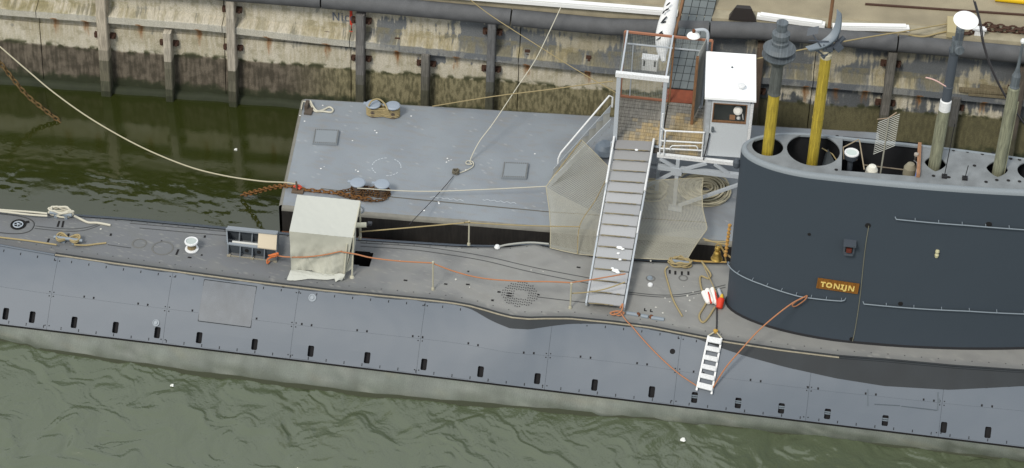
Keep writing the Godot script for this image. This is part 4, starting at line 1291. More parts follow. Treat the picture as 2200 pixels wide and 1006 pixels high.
	solo(wb, "white_cover", mat("d9d9cf", 0.8), "round white cover peeping over the near rim of the bridge", "cover")
	# comb aerial
	var ae := thing("comb_aerial", Vector3(3.83, 6.9, 0.781), "upright grey comb shaped aerial with many thin rods above the bridge", "aerial")
	m = one()
	var base := Vector3(3.795, 7.2, 1.244)
	var tipv := Vector3(3.795, 9.134, 1.244)
	m.tube([base + Vector3(0, -0.8, 0), tipv], 0.024, 6)
	part(m, "staff", mat("8c8b80", 0.6), ae)
	var rowsn := 17
	for i in rowsn:
		m = one()
		var yy: Vector3 = base.lerp(tipv, 0.45 + 0.53 * i / (rowsn - 1.0))
		m.tube([yy + Vector3(-0.27, -0.08, 0.12), yy + Vector3(0.27, 0.10, -0.12)], 0.009, 5)
		part(m, "rod", mat("b4b6b0", 0.5), ae)
	m = one()
	m.tube([tipv, tipv + Vector3(0.18, 0.12, -0.1)], 0.018, 5); m.tube([tipv + Vector3(-0.3, -0.06, 0.05), tipv + Vector3(-0.02, -0.02, 0)], 0.014, 5)
	part(m, "crossbar", mat("8c7a66", 0.6), ae)
	# bell and fancy rope work at the foot of the sail's nose
	var be := thing("ship_bell", Vector3(-0.284, 2.977, 0.4), "polished brass ship's bell on a bracket at the foot of the sail", "bell")
	m = one()
	var bp := Vector3(-0.3, 3.165, 0.55)
	m.lathe(bp, [Vector2(0.165, 0.0), Vector2(0.17, 0.02), Vector2(0.145, 0.06), Vector2(0.115, 0.15), Vector2(0.10, 0.24), Vector2(0.07, 0.29), Vector2(0, 0.31)], 24)
	m.lathe(bp + Vector3(0, 0.3, 0), [Vector2(0.05, 0), Vector2(0.09, 0.05), Vector2(0.08, 0.11), Vector2(0.03, 0.14), Vector2(0, 0.14)], 16)
	part(m, "bell_body", M.brass, be)
	m = one()
	var lp := []
	for i in 14: lp.append(bp + Vector3(0.02 + 0.085 * cos(TAU * i / 14), 0.47 + 0.07 * sin(TAU * i / 14), 0))
	m.tube(lp, 0.018, 6, true)
	m.tube([bp + Vector3(0.05, 0.52, 0), bp + Vector3(0.2, 0.3, 0.05), bp + Vector3(0.42, 0.25, 0.2)], 0.03, 6)
	m.tube([bp + Vector3(0.2, 0.3, 0.05), bp + Vector3(0.26, 0.02, 0.05)], 0.025, 6)
	part(m, "bracket", mat("8f7a4a", 0.5, grain, 3.0), be)
	m = one()
	m.tube([Vector3(-0.037, 4.603, 0.75), Vector3(-0.06, 3.465, 0.75)], 0.035, 6)
	for i in 9:
		var pz := Vector3(-0.034, 4.571, 0.75).lerp(Vector3(-0.063, 3.499, 0.75), i / 8.0)
		m.lathe(pz, [Vector2(0.0, 0.05), Vector2(0.05, 0.03), Vector2(0.055, -0.02), Vector2(0.0, -0.05)], 8, Basis(Vector3(1, 0, 0), i * 0.8))
	solo(m, "rope_fender", mat("b98e4c", 0.9, grain, 5.0), "knotted golden rope work hanging above the brass bell", "rope")

# ---------------------------------------------------------------- barge
func barge() -> void:
	var fl := Vector3(-13.826, 1.5, -7.054)
	var nl := Vector3(-13.33, 1.5, -1.697)
	var nr := Vector3(4.584, 1.5, -2.618)
	var fr := Vector3(4.161, 1.5, -8.567)
	var o := thing("barge", Vector3(-5, -0.5, -5), "flat blue-grey steel barge between the quay wall and the submarine", "barge")
	var a := FastNoiseLite.new()
	a.seed = 61; a.frequency = 0.5; a.fractal_octaves = 5
	var sp := FastNoiseLite.new()
	sp.seed = 62; sp.frequency = 3.2; sp.fractal_octaves = 3
	var m := one()
	m.grid(rng(0, 1, 240), rng(0, 1, 100), func(u, v):
		var q: Vector3 = fl.lerp(fr, u).lerp(nl.lerp(nr, u), v)
		return q + Vector3(0, 0.006 * dents.get_noise_2d(q.x, q.z) - 0.004, 0), null, func(p):
		var q := a.get_noise_2d(p.x, p.z)
		var k := Color(0.285, 0.32, 0.355).lerp(Color(0.245, 0.275, 0.31), clampf(0.5 + q * 0.9, 0, 1))
		k = k.lerp(Color(0.27, 0.26, 0.24), 0.35 * smoothstep(0.1, 0.5, sp.get_noise_2d(p.x * 0.4, p.z * 1.6) + 0.3 * q))
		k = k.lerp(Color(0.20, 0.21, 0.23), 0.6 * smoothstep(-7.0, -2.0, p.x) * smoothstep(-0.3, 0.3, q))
		if sp.get_noise_2d(p.x * 2.3 + 70, p.z * 2.3) > 0.6: k = k.lerp(Color(0.55, 0.57, 0.58), 0.35)
		return k)
	part(m, "deck", mat("ffffff", 0.6, grain, 1.2), o)
	m = one()
	var dn := Vector3(0, -0.11, 0)
	var out := [[nl, nr, Vector3(0, 0, 0.12)], [fl, nl, Vector3(-0.12, 0, 0)], [fl, fr, Vector3(0, 0, -0.1)]]
	for e in out:
		m.grid([0.0, 0.5, 1.0], [0.0, 0.33, 0.66, 1.0], func(u, v): return e[0].lerp(e[1], u) + e[2] * sin(v * PI / 2) + Vector3(0, -0.13 * (1 - cos(v * PI / 2)) - 0.002, 0))
	part(m, "deck_edge", mat("8d8c84", 0.7, grain, 2.0, blotch, 0.5), o)
	m = one()
	for e in out:
		m.quad(e[0] + e[2] * 0.9 + dn, e[1] + e[2] * 0.9 + dn, e[1] + e[2] * 0.9 + Vector3(0, -2.2, 0), e[0] + e[2] * 0.9 + Vector3(0, -2.2, 0))
	part(m, "hull_side", M.barge_side, o)
	m = one()
	m.tube([nl + Vector3(0, -0.95, 0.2), nr + Vector3(0, -0.95, 0.2)], 0.09, 8)
	m.quad(nl + Vector3(0, -1.1, 0.125), nr + Vector3(0, -1.1, 0.125), nr + Vector3(0, -1.7, 0.125), nl + Vector3(0, -1.7, 0.125))
	part(m, "rubbing_strip", M.rust, o)
	m = one()
	for e in [[Vector3(-10.087, 1.5, -2.65), Vector3(-5.461, 1.5, -2.785)], [Vector3(-12.366, 1.5, -2.672), Vector3(-10.087, 1.5, -2.65)], [Vector3(-5.461, 1.5, -2.785), Vector3(-0.76, 1.5, -3.119)]]:
		m.beam(e[0] + Vector3(0, 0.004, 0), e[1] + Vector3(0, 0.004, 0), 0.03, 0.012)
	part(m, "deck_seam", mat("5c5a52", 0.9), o)
	for P in [[Vector3(-13.157, 1.5, -5.478), Vector3(-12.397, 1.5, -5.569), Vector3(-12.321, 1.5, -4.852), Vector3(-13.075, 1.5, -4.763)], [Vector3(-7.139, 1.5, -4.866), Vector3(-6.377, 1.5, -4.958), Vector3(-6.34, 1.5, -4.21), Vector3(-7.097, 1.5, -4.119)]]:
		m = one()
		var q := []
		for p in P: q.append(p + Vector3(0, 0.002, 0))
		var t := []
		for p in P: t.append(p + Vector3(0, 0.075, 0))
		m.hexa(q + t)
		var hc := part(m, "hatch_cover", mat("8b939a", 0.6, grain, 1.5), o)
		m = one()
		for i in 4:
			for k in 11:
				var p: Vector3 = t[i].lerp(t[(i + 1) % 4], k / 11.0).lerp((t[0] + t[2]) / 2, 0.08)
				m.lathe(p, [Vector2(0, 0.02), Vector2(0.02, 0.018), Vector2(0.024, 0.0)], 6)
		part(m, "hatch_bolt", mat("6c6f70", 0.7), hc, true)
	# bitts
	for p in [Vector3(-11.531, 1.5, -6.62), Vector3(-10.917, 1.5, -6.658), Vector3(-11.218, 1.5, -2.628), Vector3(-10.492, 1.5, -2.691)]:
		m = one()
		m.lathe(p, [Vector2(0.15, 0), Vector2(0.15, 0.42)], 18)
		var bt := part(m, "bollard_post", mat("5a5048", 0.8, streak, 1.0), o)
		m = one()
		m.lathe(p, [Vector2(0.15, 0.38), Vector2(0.23, 0.40), Vector2(0.235, 0.43), Vector2(0.2, 0.455), Vector2(0, 0.47)], 22)
		m.box(p + Vector3(-0.24, 0.425, 0), Vector3(0.14, 0.03, 0.1))
		part(m, "bollard_cap", mat("9aa6b4", 0.55, grain, 2.0), bt)
	m = one()
	m.box(Vector3(-13.653, 1.6, -6.605), Vector3(0.1, 0.2, 0.3)); m.box(Vector3(-13.553, 1.53, -6.422), Vector3(0.24, 0.06, 0.34))
	part(m, "corner_fairlead", mat("584f46", 0.8, grain, 2.0), o)
	m = one()
	m.tube([Vector3(-13.045, 1.5, -2.387), Vector3(-13.045, 1.889, -2.387)], 0.03, 8); m.box(Vector3(-13.009, 1.5, -2.417), Vector3(0.35, 0.12, 0.25))
	part(m, "near_fairlead", mat("6b5c4c", 0.8, grain, 2.0), o)
	# chalk marks
	m = one()
	var cc := Vector3(-10.63, 1.505, -4.079)
	for i in 26:
		if i in [0, 1, 6, 7, 8, 12, 19, 20]: continue
		var g0 := TAU * (i + 0.1) / 26
		var g1 := TAU * (i + 0.8) / 26
		m.quad(cc + Vector3(cos(g0) * 0.43, 0, sin(g0) * 0.43), cc + Vector3(cos(g1) * 0.43, 0, sin(g1) * 0.43), cc + Vector3(cos(g1) * 0.455, 0, sin(g1) * 0.455), cc + Vector3(cos(g0) * 0.455, 0, sin(g0) * 0.455))
	for k in 2:
		var wv := []
		for i in 18: wv.append([Vector3(-7.493, 1.505, -3.023), Vector3(-9.066, 1.505, -2.875)][k] + Vector3(i * 0.06, 0, 0.035 * sin(i * 1.9 + k)))
		for i in 17: m.quad(wv[i], wv[i + 1], wv[i + 1] + Vector3(0, 0, 0.02), wv[i] + Vector3(0, 0, 0.02))
	part(m, "chalk_mark", mat("b9c1c9", 0.9), o, true)
	m = one()
	var rg := RandomNumberGenerator.new()
	rg.seed = 6
	for p in [Vector3(-8.773, 1.506, -2.653), Vector3(-8.748, 1.506, -2.589), Vector3(-10.362, 1.506, -6.776), Vector3(-11.253, 1.506, -5.722), Vector3(-11.332, 1.506, -5.83), Vector3(-11.908, 1.506, -5.187), Vector3(-13.575, 1.506, -5.911), Vector3(-13.78, 1.506, -6.172), Vector3(-13.56, 1.506, -6.866), Vector3(-13.195, 1.506, -6.832), Vector3(-8.221, 1.506, -4.353), Vector3(-8.815, 1.506, -4.718), Vector3(-8.753, 1.506, -4.777), Vector3(-8.873, 1.506, -4.636), Vector3(-8.876, 1.506, -4.826), Vector3(-9.126, 1.506, -2.18), Vector3(-6.273, 1.506, -5.542), Vector3(-12.492, 1.506, -3.738), Vector3(-12.57, 1.506, -3.63), Vector3(-11.516, 1.506, -3.751), Vector3(-11.433, 1.506, -3.696), Vector3(-10.676, 1.506, -2.398)]:
		var rr := rg.randf_range(0.012, 0.026)
		m.lathe(p, [Vector2(0, 0.004), Vector2(rr, 0.003), Vector2(rr * 1.2, 0)], 7)
	part(m, "dropping", mat("e2e4e4", 0.9), o, true)
# ---------------------------------------------------------------- platform on the barge, cabin, ladder, gangway
func steel(o: Node3D, called: String, a: Vector3, b: Vector3, t: float, mt: Material) -> void:
	var m := one()
	m.beam(a, b, t, t)
	part(m, called, mt, o)

func platform() -> void:
	var P := 3.4
	var o := thing("landing_platform", Vector3(-2, 1.5, -5), "raised planked landing platform on grey steel legs with mesh cage and rails", "platform")
	var xl := -3.82
	var xm := -2.38
	var xr := -1.12
	var rg := RandomNumberGenerator.new()
	rg.seed = 33
	var worn := FastNoiseLite.new()
	worn.seed = 34; worn.frequency = 0.9
	for sect in 2:
		var x0: float = xl if sect == 0 else xm + 0.05
		var x1: float = xm if sect == 0 else xr
		var z1: float = -4.2 if sect == 0 else -3.82
		var z := -6.36
		while z < z1 - 0.05:
			var m := one()
			var wd := 0.145
			var dy := rg.randf_range(-0.006, 0.006)
			for i in 9:
				var a := lerpf(x0, x1, i / 9.0)
				var b := lerpf(x0, x1, (i + 1) / 9.0)
				var cxm := (a + b) / 2.0
				var yel := smoothstep(0.1, 0.6, 1.25 - Vector2((cxm - (-2.55 if sect == 0 else -1.7)) / 0.8, (z + (4.55 if sect == 0 else 4.9)) / 0.9).length() + 0.7 * worn.get_noise_2d(cxm * 2, z * 3))
				m.col = Color(0.30, 0.285, 0.25).lerp(Color(0.60, 0.45, 0.22), yel * 0.95).lerp(Color(0.38, 0.37, 0.33), rg.randf() * 0.4)
				m.box(Vector3(cxm, P - 0.02 + dy, z + wd / 2), Vector3(b - a, 0.045, wd))
			part(m, "plank", M.plank, o)
			z += 0.168
	var m := one()
	m.box(Vector3((xl + xr) / 2, P - 0.075, -5.05), Vector3(xr - xl, 0.04, 2.4))
	part(m, "under_deck", mat("3a3630", 0.9), o)
	var W: Material = M.pale_steel
	steel(o, "edge_beam", Vector3(xm - 0.05, P - 0.06, -3.74), Vector3(0.22, P - 0.06, -3.74), 0.11, M.white)
	steel(o, "edge_beam", Vector3(xl, P - 0.09, -4.12), Vector3(xm, P - 0.09, -4.12), 0.1, M.grey_steel)
	# legs and braces
	for q in [[xl + 0.02, -4.16], [xm, -4.16], [-1.80, -3.70], [0.16, -3.70], [xl + 0.02, -6.3], [xm, -6.3], [0.16, -6.2]]:
		steel(o, "leg", Vector3(q[0], 1.5, q[1]), Vector3(q[0], P - 0.1, q[1]), 0.11, W)
	m = one()
	m.box(Vector3(-1.76, 1.52, -3.62), Vector3(0.4, 0.03, 0.3))
	part(m, "foot_plate", W, o)
	steel(o, "cross_beam", Vector3(xm, 2.92, -3.72), Vector3(0.2, 2.92, -3.72), 0.14, W)
	steel(o, "cross_beam", Vector3(xl, 2.55, -4.2), Vector3(xm, 2.55, -4.2), 0.1, W)
	for q in [[xm + 0.05, P - 0.15, -1.86, 2.98], [-1.55, 2.98, -0.95, P - 0.13], [-0.72, P - 0.13, -0.28, 2.98], [-1.66, 1.58, 0.16, 2.68], [-2.7, 2.15, -1.86, 2.82]]:
		steel(o, "brace", Vector3(q[0], q[1], -3.69), Vector3(q[2], q[3], -3.69), 0.085, W)
	m = one()
	m.box(Vector3(-1.82, 2.86, -3.64), Vector3(0.32, 0.26, 0.03))
	part(m, "gusset", W, o)
	# cage
	var fl := Vector3(-3.737, P, -4.16)
	var fr := Vector3(xm, P, -4.16)
	var bl := Vector3(xl, P, -6.38)
	var br := Vector3(-1.2, P, -6.38)
	var bm := Vector3(xm, P, -6.38)
	var H := Vector3(0, 2.38, 0)
	steel(o, "cage_post", fl, fl + H, 0.12, W); steel(o, "cage_post", fr, fr + H, 0.11, W)
	steel(o, "cage_lintel", fl + H + Vector3(-0.1, 0.02, 0.02), fr + H + Vector3(0.1, 0.02, 0.02), 0.14, M.white)
	steel(o, "cage_post", bl, bl + H, 0.05, M.orange_rust); steel(o, "cage_post", br, br + H, 0.05, M.orange_rust)
	steel(o, "cage_post", bm + Vector3(0.05, 0, 0.04), bm + H + Vector3(0.05, 0, 0.04), 0.05, M.wood)
	steel(o, "cage_rail", bl + H, br + H, 0.06, M.orange_rust)
	steel(o, "cage_rail", bl + Vector3(0, 0.05, 0.03), bm + Vector3(0, 0.05, 0.03), 0.06, M.orange_rust)
	steel(o, "cage_rail", bl + H * 0.83 + Vector3(0.1, 0, 0.02), br + H * 0.83, 0.035, W)
	steel(o, "cage_rail", bl + H + Vector3(0.08, 0.03, 0), fl + H + Vector3(0.05, 0.03, 0), 0.05, W)
	steel(o, "cage_rail", bm + H + Vector3(0, 0.03, 0), fr + H + Vector3(0, 0.03, 0), 0.05, W)
	steel(o, "cage_rail", bl + Vector3(0.28, 0.05, 0.02), bl + H * 0.83 + Vector3(0.28, 0, 0.02), 0.03, W)
	for q in [[bl, bm, H], [bl + Vector3(-0.01, 0, 0), fl + Vector3(-0.01, 0, 0), H], [bm + H * 0.83 + Vector3(0, 0, -0.02), br + H * 0.83 + Vector3(0, 0, -0.02), H * 0.17]]:
		m = one()
		var along: float = (q[1] - q[0]).length()
		var n1 := int(along / 0.05)
		var n2 := int(q[2].length() / 0.05)
		for i in range(1, n1): m.tube([q[0].lerp(q[1], float(i) / n1), q[0].lerp(q[1], float(i) / n1) + q[2]], 0.0035, 3)
		for i in range(1, n2): m.tube([q[0] + q[2] * (float(i) / n2), q[1] + q[2] * (float(i) / n2)], 0.0035, 3)
		part(m, "wire_panel", M.wire, o, true)
	# open gate leaf with its wooden edge
	var ge := Vector3(-1.558, 3.4, -5.367)
	var gt := Vector3(0.0, 2.45, 0)
	steel(o, "gate_edge", ge, ge + gt, 0.085, M.wood)
	var gb := Vector3(-1.365, 3.4, -6.366)
	m = one(); m.slab(gb + Vector3(0, 0.1, 0), ge + Vector3(0, 0.1, 0), ge + gt, gb + gt, Vector3(0.03, 0, 0))
	part(m, "gate_leaf", mat("8d8f8a", 0.8, grain, 2.0), o)
	# front guard rail
	var a := Vector3(-2.357, 3.4, -3.698)
	var b := Vector3(-1.102, 3.4, -3.812)
	for h in [0.22, 0.50, 0.88]:
		m = one()
		if h > 0.8: m.tube([a + Vector3(0.0, 1.45, -0.05), a + Vector3(0, h + 0.12, 0), a + Vector3(0.1, h, 0), b + Vector3(0, h, 0)], 0.028, 8)
		else: m.tube([a + Vector3(0, h, 0), b + Vector3(0, h, 0)], 0.026, 8)
		part(m, "guard_rail", M.white, o)
	for e in [a, b + Vector3(-0.02, 0, 0), a + Vector3(0.12, 0, 0.03)]:
		m = one()
		m.tube([e, e + Vector3(0, 0.88, 0)], 0.024, 8)
		part(m, "guard_post", M.white, o)
	m = one()
	m.tube([a + Vector3(0.3, 0.22, 0.02), a + Vector3(0.3, 0.32, 0.02), a + Vector3(0.36, 0.38, 0.02), b + Vector3(-0.22, 0.38, 0.02), b + Vector3(-0.16, 0.32, 0.02), b + Vector3(-0.16, 0.22, 0.02)], 0.02, 6)
	part(m, "guard_hoop", M.white, o)

	# boarding ladder down to the submarine
	var lad := thing("boarding_ladder", Vector3(-3.263, 2.05, 1.838), "grey cleated boarding ladder sloping from the platform down to the submarine deck", "gangway")
	var tl := Vector3(-3.707, 3.42, -4.143)
	var tr := Vector3(-2.636, 3.42, -4.246)
	var l0 := Vector3(-3.727, 2.2, 1.976)
	var r0 := Vector3(-2.755, 2.2, 1.984)
	var n := 15
	for i in n:
		var u := float(i) / n
		var v := float(i + 1) / n
		m = one()
		var up := Vector3(0, 0.03, 0)
		var k := 0.33 + 0.11 * fposmod(i * 0.37, 1.0)
		m.col = Color(k * 1.05, k * 1.08, k * 1.12) if i > 2 else Color(k * 0.88, k * 0.89, k * 0.9)
		m.slab(tl.lerp(l0, u) + up * 0.2, tr.lerp(r0, u) + up * 0.2, tr.lerp(r0, v - 0.004) + up * 1.5, tl.lerp(l0, v - 0.004) + up * 1.5, Vector3(0, 0.035, 0))
		var td := part(m, "tread", mat("ffffff", 0.6, grain, 1.4), lad)
		m = one()
		for j in 6:
			if (i * 7 + j * 3) % 5 < 3:
				var p0 := tl.lerp(l0, v).lerp(tr.lerp(r0, v), 0.12 + j * 0.14)
				m.box(p0 + up * 1.55, Vector3(0.1, 0.012, 0.03))
		m.box(tl.lerp(l0, v).lerp(tr.lerp(r0, v), 0.5) + up * 1.2 - (l0 - tl).normalized() * 0.02, Vector3(0.92, 0.02, 0.02), Basis(((tr - tl)).normalized(), Vector3.UP, (tr - tl).normalized().cross(Vector3.UP)))
		part(m, "cleat", mat("8c8268", 0.9, grain, 4.0), td)
	for sd in 2:
		var p0 := tl if sd == 0 else tr
		var p1 := l0 if sd == 0 else r0
		var off := Vector3(-0.05, 0, 0) if sd == 0 else Vector3(0.05, 0, 0)
		m = one(); m.beam(p0 + off + Vector3(0, -0.03, 0), p1 + off + Vector3(0, -0.03, 0), 0.05, 0.12)
		part(m, "stringer", M.pale_steel, lad)
		m = one()
		m.tube([p0 + off + Vector3(0, 0.02, -0.05), p0 + off + Vector3(0, 0.14, 0.05), p0.lerp(p1, 0.30 if sd == 0 else 0.33) + off + Vector3(0, 0.14, 0)], 0.035, 8)
		part(m, "hand_bar", M.white, lad)
	m = one()
	m.tube([tr.lerp(r0, 0.46) + Vector3(0.05, 0, 0), tr.lerp(r0, 0.46) + Vector3(0.05, 0.16, 0), tr.lerp(r0, 0.58) + Vector3(0.05, 0.1, 0)], 0.028, 6)
	part(m, "hand_bar", M.white, lad)
	m = one()
	m.tube([tl.lerp(l0, 0.3) + Vector3(-0.05, 0.0, 0), tl.lerp(l0, 0.62) + Vector3(-0.05, 0.12, 0)], 0.024, 6)
	part(m, "hand_bar", M.white, lad)
	m = one()
	for q in [[0.065, 0.62, 0.06], [0.665, 0.62, 0.10], [0.672, 0.72, 0.06], [0.70, 0.62, 0.05], [0.80, 0.62, 0.11], [0.81, 0.70, 0.07], [0.79, 0.53, 0.05], [0.735, 0.7, 0.05]]:
		var pp := tl.lerp(l0, q[0]).lerp(tr.lerp(r0, q[0]), q[1]) + Vector3(0, 0.055, 0)
		m.lathe(pp, [Vector2(0, 0.012), Vector2(q[2] * 0.6, 0.008), Vector2(q[2] * 0.75, -0.02)], 10, Basis().scaled(Vector3(1.35, 1, 0.7)))
	part(m, "white_splash", mat("eef1f2", 0.8), lad, true)

	# steep stair down to the barge
	var st := thing("barge_stair", Vector3(-5.522, 1.5, -4.266), "grey steel stair leading from the platform down to the barge deck", "stair")
	var nt := Vector3(-3.964, 3.38, -5.048)
	var nbm := Vector3(-5.635, 1.55, -4.04)
	var ft := Vector3(-4.046, 3.38, -5.754)
	var fb := Vector3(-5.584, 1.55, -4.705)
	for e in [[nt, nbm], [ft, fb]]:
		m = one(); m.slab(e[0] + Vector3(0, 0.13, 0), e[1] + Vector3(0, 0.13, 0), e[1] + Vector3(0, 0.13, 0.05), e[0] + Vector3(0, 0.13, 0.05), Vector3(0, 0.26, 0))
		part(m, "stringer", M.pale_steel, st)
	for i in 8:
		var u := (i + 0.6) / 8.4
		m = one()
		var p0 := ft.lerp(fb, u)
		var p1 := nt.lerp(nbm, u)
		var s := Vector3(0.10, 0, 0.0)
		m.slab(p0 - s, p0 + s, p1 + s, p1 - s, Vector3(0, 0.035, 0))
		part(m, "tread", mat("858783", 0.8, grain, 2.0), st)
	m = one()
	m.tube([ft + Vector3(0.04, 0.05, 0), ft + Vector3(0.04, 0.42, 0), ft + Vector3(-0.06, 0.46, 0.0), ft.lerp(fb, 0.88) + Vector3(0, 0.42, 0), ft.lerp(fb, 0.92) + Vector3(0, 0.3, 0), ft.lerp(fb, 0.92)], 0.03, 8)
	part(m, "hand_bar", M.white, st)

	# cabin
	var cab := thing("guard_cabin", Vector3(-0.45, P, -4.9), "small pale grey watch cabin with flat white roof on the platform", "cabin")
	var x0 := -1.10
	var x1 := 0.24
	var zf := -3.86
	var zb := -5.95
	var y1 := 5.54
	var cw := mat("cbd2d8", 0.6, grain, 1.0, blotch, 0.4)
	m = one()
	m.box(Vector3(x0 + 0.03, (P + y1) / 2, (zf + zb) / 2), Vector3(0.06, y1 - P, zf - zb))
	m.box(Vector3(x1 - 0.03, (P + y1) / 2, (zf + zb) / 2), Vector3(0.06, y1 - P, zf - zb))
	m.box(Vector3((x0 + x1) / 2, (P + y1) / 2, zb), Vector3(x1 - x0, y1 - P, 0.06))
	m.box(Vector3(x0 + 0.09, (P + y1) / 2, zf - 0.03), Vector3(0.06, y1 - P, 0.06))
	m.box(Vector3((x0 + x1) / 2, P + 0.03, (zf + zb) / 2), Vector3(x1 - x0 - 0.1, 0.06, zf - zb - 0.1))
	part(m, "wall", cw, cab)
	m = one()
	m.box(Vector3(x1 - 0.05, P + 1.0, zf + 0.005), Vector3(0.09, 1.98, 0.05))
	part(m, "corner_strip", M.white, cab)
	# door with window
	var dx0 := x0 + 0.13
	var dx1 := x1 - 0.10
	var wx0 := -0.924
	var wx1 := 0.053
	var wy0 := P + 1.28
	var wy1 := P + 1.95
	m = one()
	m.box(Vector3((dx0 + dx1) / 2, (P + 0.04 + wy0) / 2, zf), Vector3(dx1 - dx0, wy0 - P - 0.04, 0.05))
	m.box(Vector3((dx0 + dx1) / 2, (wy1 + y1) / 2, zf), Vector3(dx1 - dx0, y1 - wy1, 0.05))
	m.box(Vector3((dx0 + wx0) / 2, (wy0 + wy1) / 2, zf), Vector3(wx0 - dx0, wy1 - wy0, 0.05))
	m.box(Vector3((dx1 + wx1) / 2, (wy0 + wy1) / 2, zf), Vector3(dx1 - wx1, wy1 - wy0, 0.05))
	var dr := part(m, "door", mat("d2d9df", 0.55, grain, 0.8), cab)
	m = one()
	m.box(Vector3((wx0 + wx1) / 2, wy0 + 0.02, zf + 0.015), Vector3(wx1 - wx0 + 0.02, 0.05, 0.06))
	m.box(Vector3(wx0 + 0.01, (wy0 + wy1) / 2, zf + 0.01), Vector3(0.03, wy1 - wy0, 0.055)); m.box(Vector3(wx1 - 0.01, (wy0 + wy1) / 2, zf + 0.01), Vector3(0.03, wy1 - wy0, 0.055))
	m.box(Vector3((wx0 + wx1) / 2, wy1 - 0.01, zf + 0.01), Vector3(wx1 - wx0, 0.03, 0.055))
	part(m, "window_frame", M.wood, dr)
	m = one()
	m.quad(Vector3(wx0, wy0, zf), Vector3(wx1, wy0, zf), Vector3(wx1, wy1, zf), Vector3(wx0, wy1, zf))
	var gl := StandardMaterial3D.new()
	gl.albedo_color = Color(0.5, 0.55, 0.55, 0.12); gl.roughness = 0.03; gl.transparency = BaseMaterial3D.TRANSPARENCY_ALPHA; gl.cull_mode = BaseMaterial3D.CULL_DISABLED
	part(m, "pane", gl, dr)
	m = one()
	m.box(Vector3(dx0 + 0.08, P + 1.02, zf + 0.05), Vector3(0.06, 0.16, 0.06)); m.tube([Vector3(dx0 + 0.08, P + 1.0, zf + 0.09), Vector3(dx0 + 0.16, P + 1.0, zf + 0.09)], 0.02, 6)
	part(m, "handle", M.mast_grey, dr)
	m = one()
	m.box(Vector3((x0 + x1) / 2, P + 1.0, (zf + zb) / 2 - 0.2), Vector3(x1 - x0 - 0.16, 1.9, 1.5))
	part(m, "dark_interior", mat("17140f", 0.9), cab)
	m = one()
	var ry := y1 + 0.05
	m.hexa([Vector3(x0 - 0.1, ry - 0.05, zb - 0.12), Vector3(x1 + 0.05, ry - 0.05, zb - 0.12), Vector3(x1 + 0.05, ry - 0.05, zf + 0.14), Vector3(x0 - 0.1, ry - 0.05, zf + 0.14), Vector3(x0 - 0.09, ry + 0.02, zb - 0.11), Vector3(x1 + 0.04, ry + 0.02, zb - 0.11), Vector3(x1 + 0.04, ry + 0.02, zf + 0.13), Vector3(x0 - 0.09, ry + 0.02, zf + 0.13)])
	var rf := part(m, "roof", mat("eef1f3", 0.6), cab)
	m = one()
	m.lathe(Vector3(-0.16, ry + 0.02, -4.25), [Vector2(0.07, 0), Vector2(0.07, 0.1), Vector2(0.13, 0.11), Vector2(0.12, 0.15), Vector2(0, 0.17)], 18)
	part(m, "roof_vent", M.white, rf)
	m = one()
	m.lathe(Vector3(-0.42, ry + 0.02, -5.3), [Vector2(0, 0.04), Vector2(0.03, 0.03), Vector2(0.03, 0)], 10)
	part(m, "roof_bolt", M.mast_grey, rf)
	var turn := Basis(Vector3.UP, deg_to_rad(4.0))
	var hinge := Vector3(x0, P, zf)
	cab.position = hinge + turn * (cab.position - hinge)
	cab.basis = turn
	var dl := thing("desk_lamp", Vector3(-0.1, P + 1.2, zf - 0.15), "round white lamp shade seen through the cabin window", "lamp")
	m = one()
	m.lathe(Vector3(wx1 - 0.26, wy0 + 0.36, zf - 0.16), [Vector2(0, 0.05), Vector2(0.08, 0.045), Vector2(0.13, 0.01), Vector2(0.135, -0.02)], 20, yaw_to(Vector3(-0.1, 0.6, 0.8)))
	part(m, "shade", mat("f2f2ee", 0.6), dl)
	m = one()
	m.tube([Vector3(wx1 - 0.26, wy0 + 0.3, zf - 0.2), Vector3(wx1 - 0.12, wy0 + 0.25, zf - 0.18), Vector3(wx1 - 0.08, wy0 + 0.05, zf - 0.18)], 0.018, 6)
	m.lathe(Vector3(wx1 - 0.22, wy0 + 0.10, zf - 0.14), [Vector2(0, 0.07), Vector2(0.05, 0.05), Vector2(0.06, 0)], 12)
	part(m, "arm", M.white, dl)
	m = one()
	m.box(Vector3(wx1 - 0.40, wy0 + 0.12, zf - 0.14), Vector3(0.16, 0.12, 0.08))
	solo(m, "wooden_box", mat("9a6b40", 0.8), "small brown box beside the lamp inside the cabin window", "box")
	m = one()
	m.tube(smooth([Vector3(-0.949, 4.283, -3.8), Vector3(-0.978, 3.971, -3.78), Vector3(-1.019, 3.646, -3.75), Vector3(-1.061, 3.399, -3.66)], 3), 0.018, 5)
	solo(m, "door_cord", M.cable, "black cord hanging from the cabin door handle", "cord")

	# gooseneck lamp
	var gp := Vector3(-1.351, 3.4, -6.368)
	var lam := thing("gooseneck_lamp", gp, "white gooseneck lamp with enamel shade between cabin and mesh cage", "lamp")
	m = one()
	var top := Vector3(-1.351, 5.919, -6.368)
	m.tube([gp + Vector3(-0.05, 0.0, 0.15), gp + Vector3(0, 0.12, 0.1), gp + Vector3(0, 0.4, 0), top] + smooth([top, top + Vector3(-0.03, 0.16, 0.0), top + Vector3(-0.16, 0.24, 0.02), top + Vector3(-0.42, 0.23, 0.1)], 4), 0.05, 10)
	part(m, "pole", M.pale_steel, lam)
	m = one()
	var sh := top + Vector3(-0.42, 0.13, 0.12)
	m.lathe(sh, [Vector2(0.04, 0.06), Vector2(0.08, 0.03), Vector2(0.17, -0.03), Vector2(0.2, -0.08), Vector2(0.19, -0.085)], 24)
	part(m, "shade", mat("e9ecec", 0.35), lam)
	m = one()
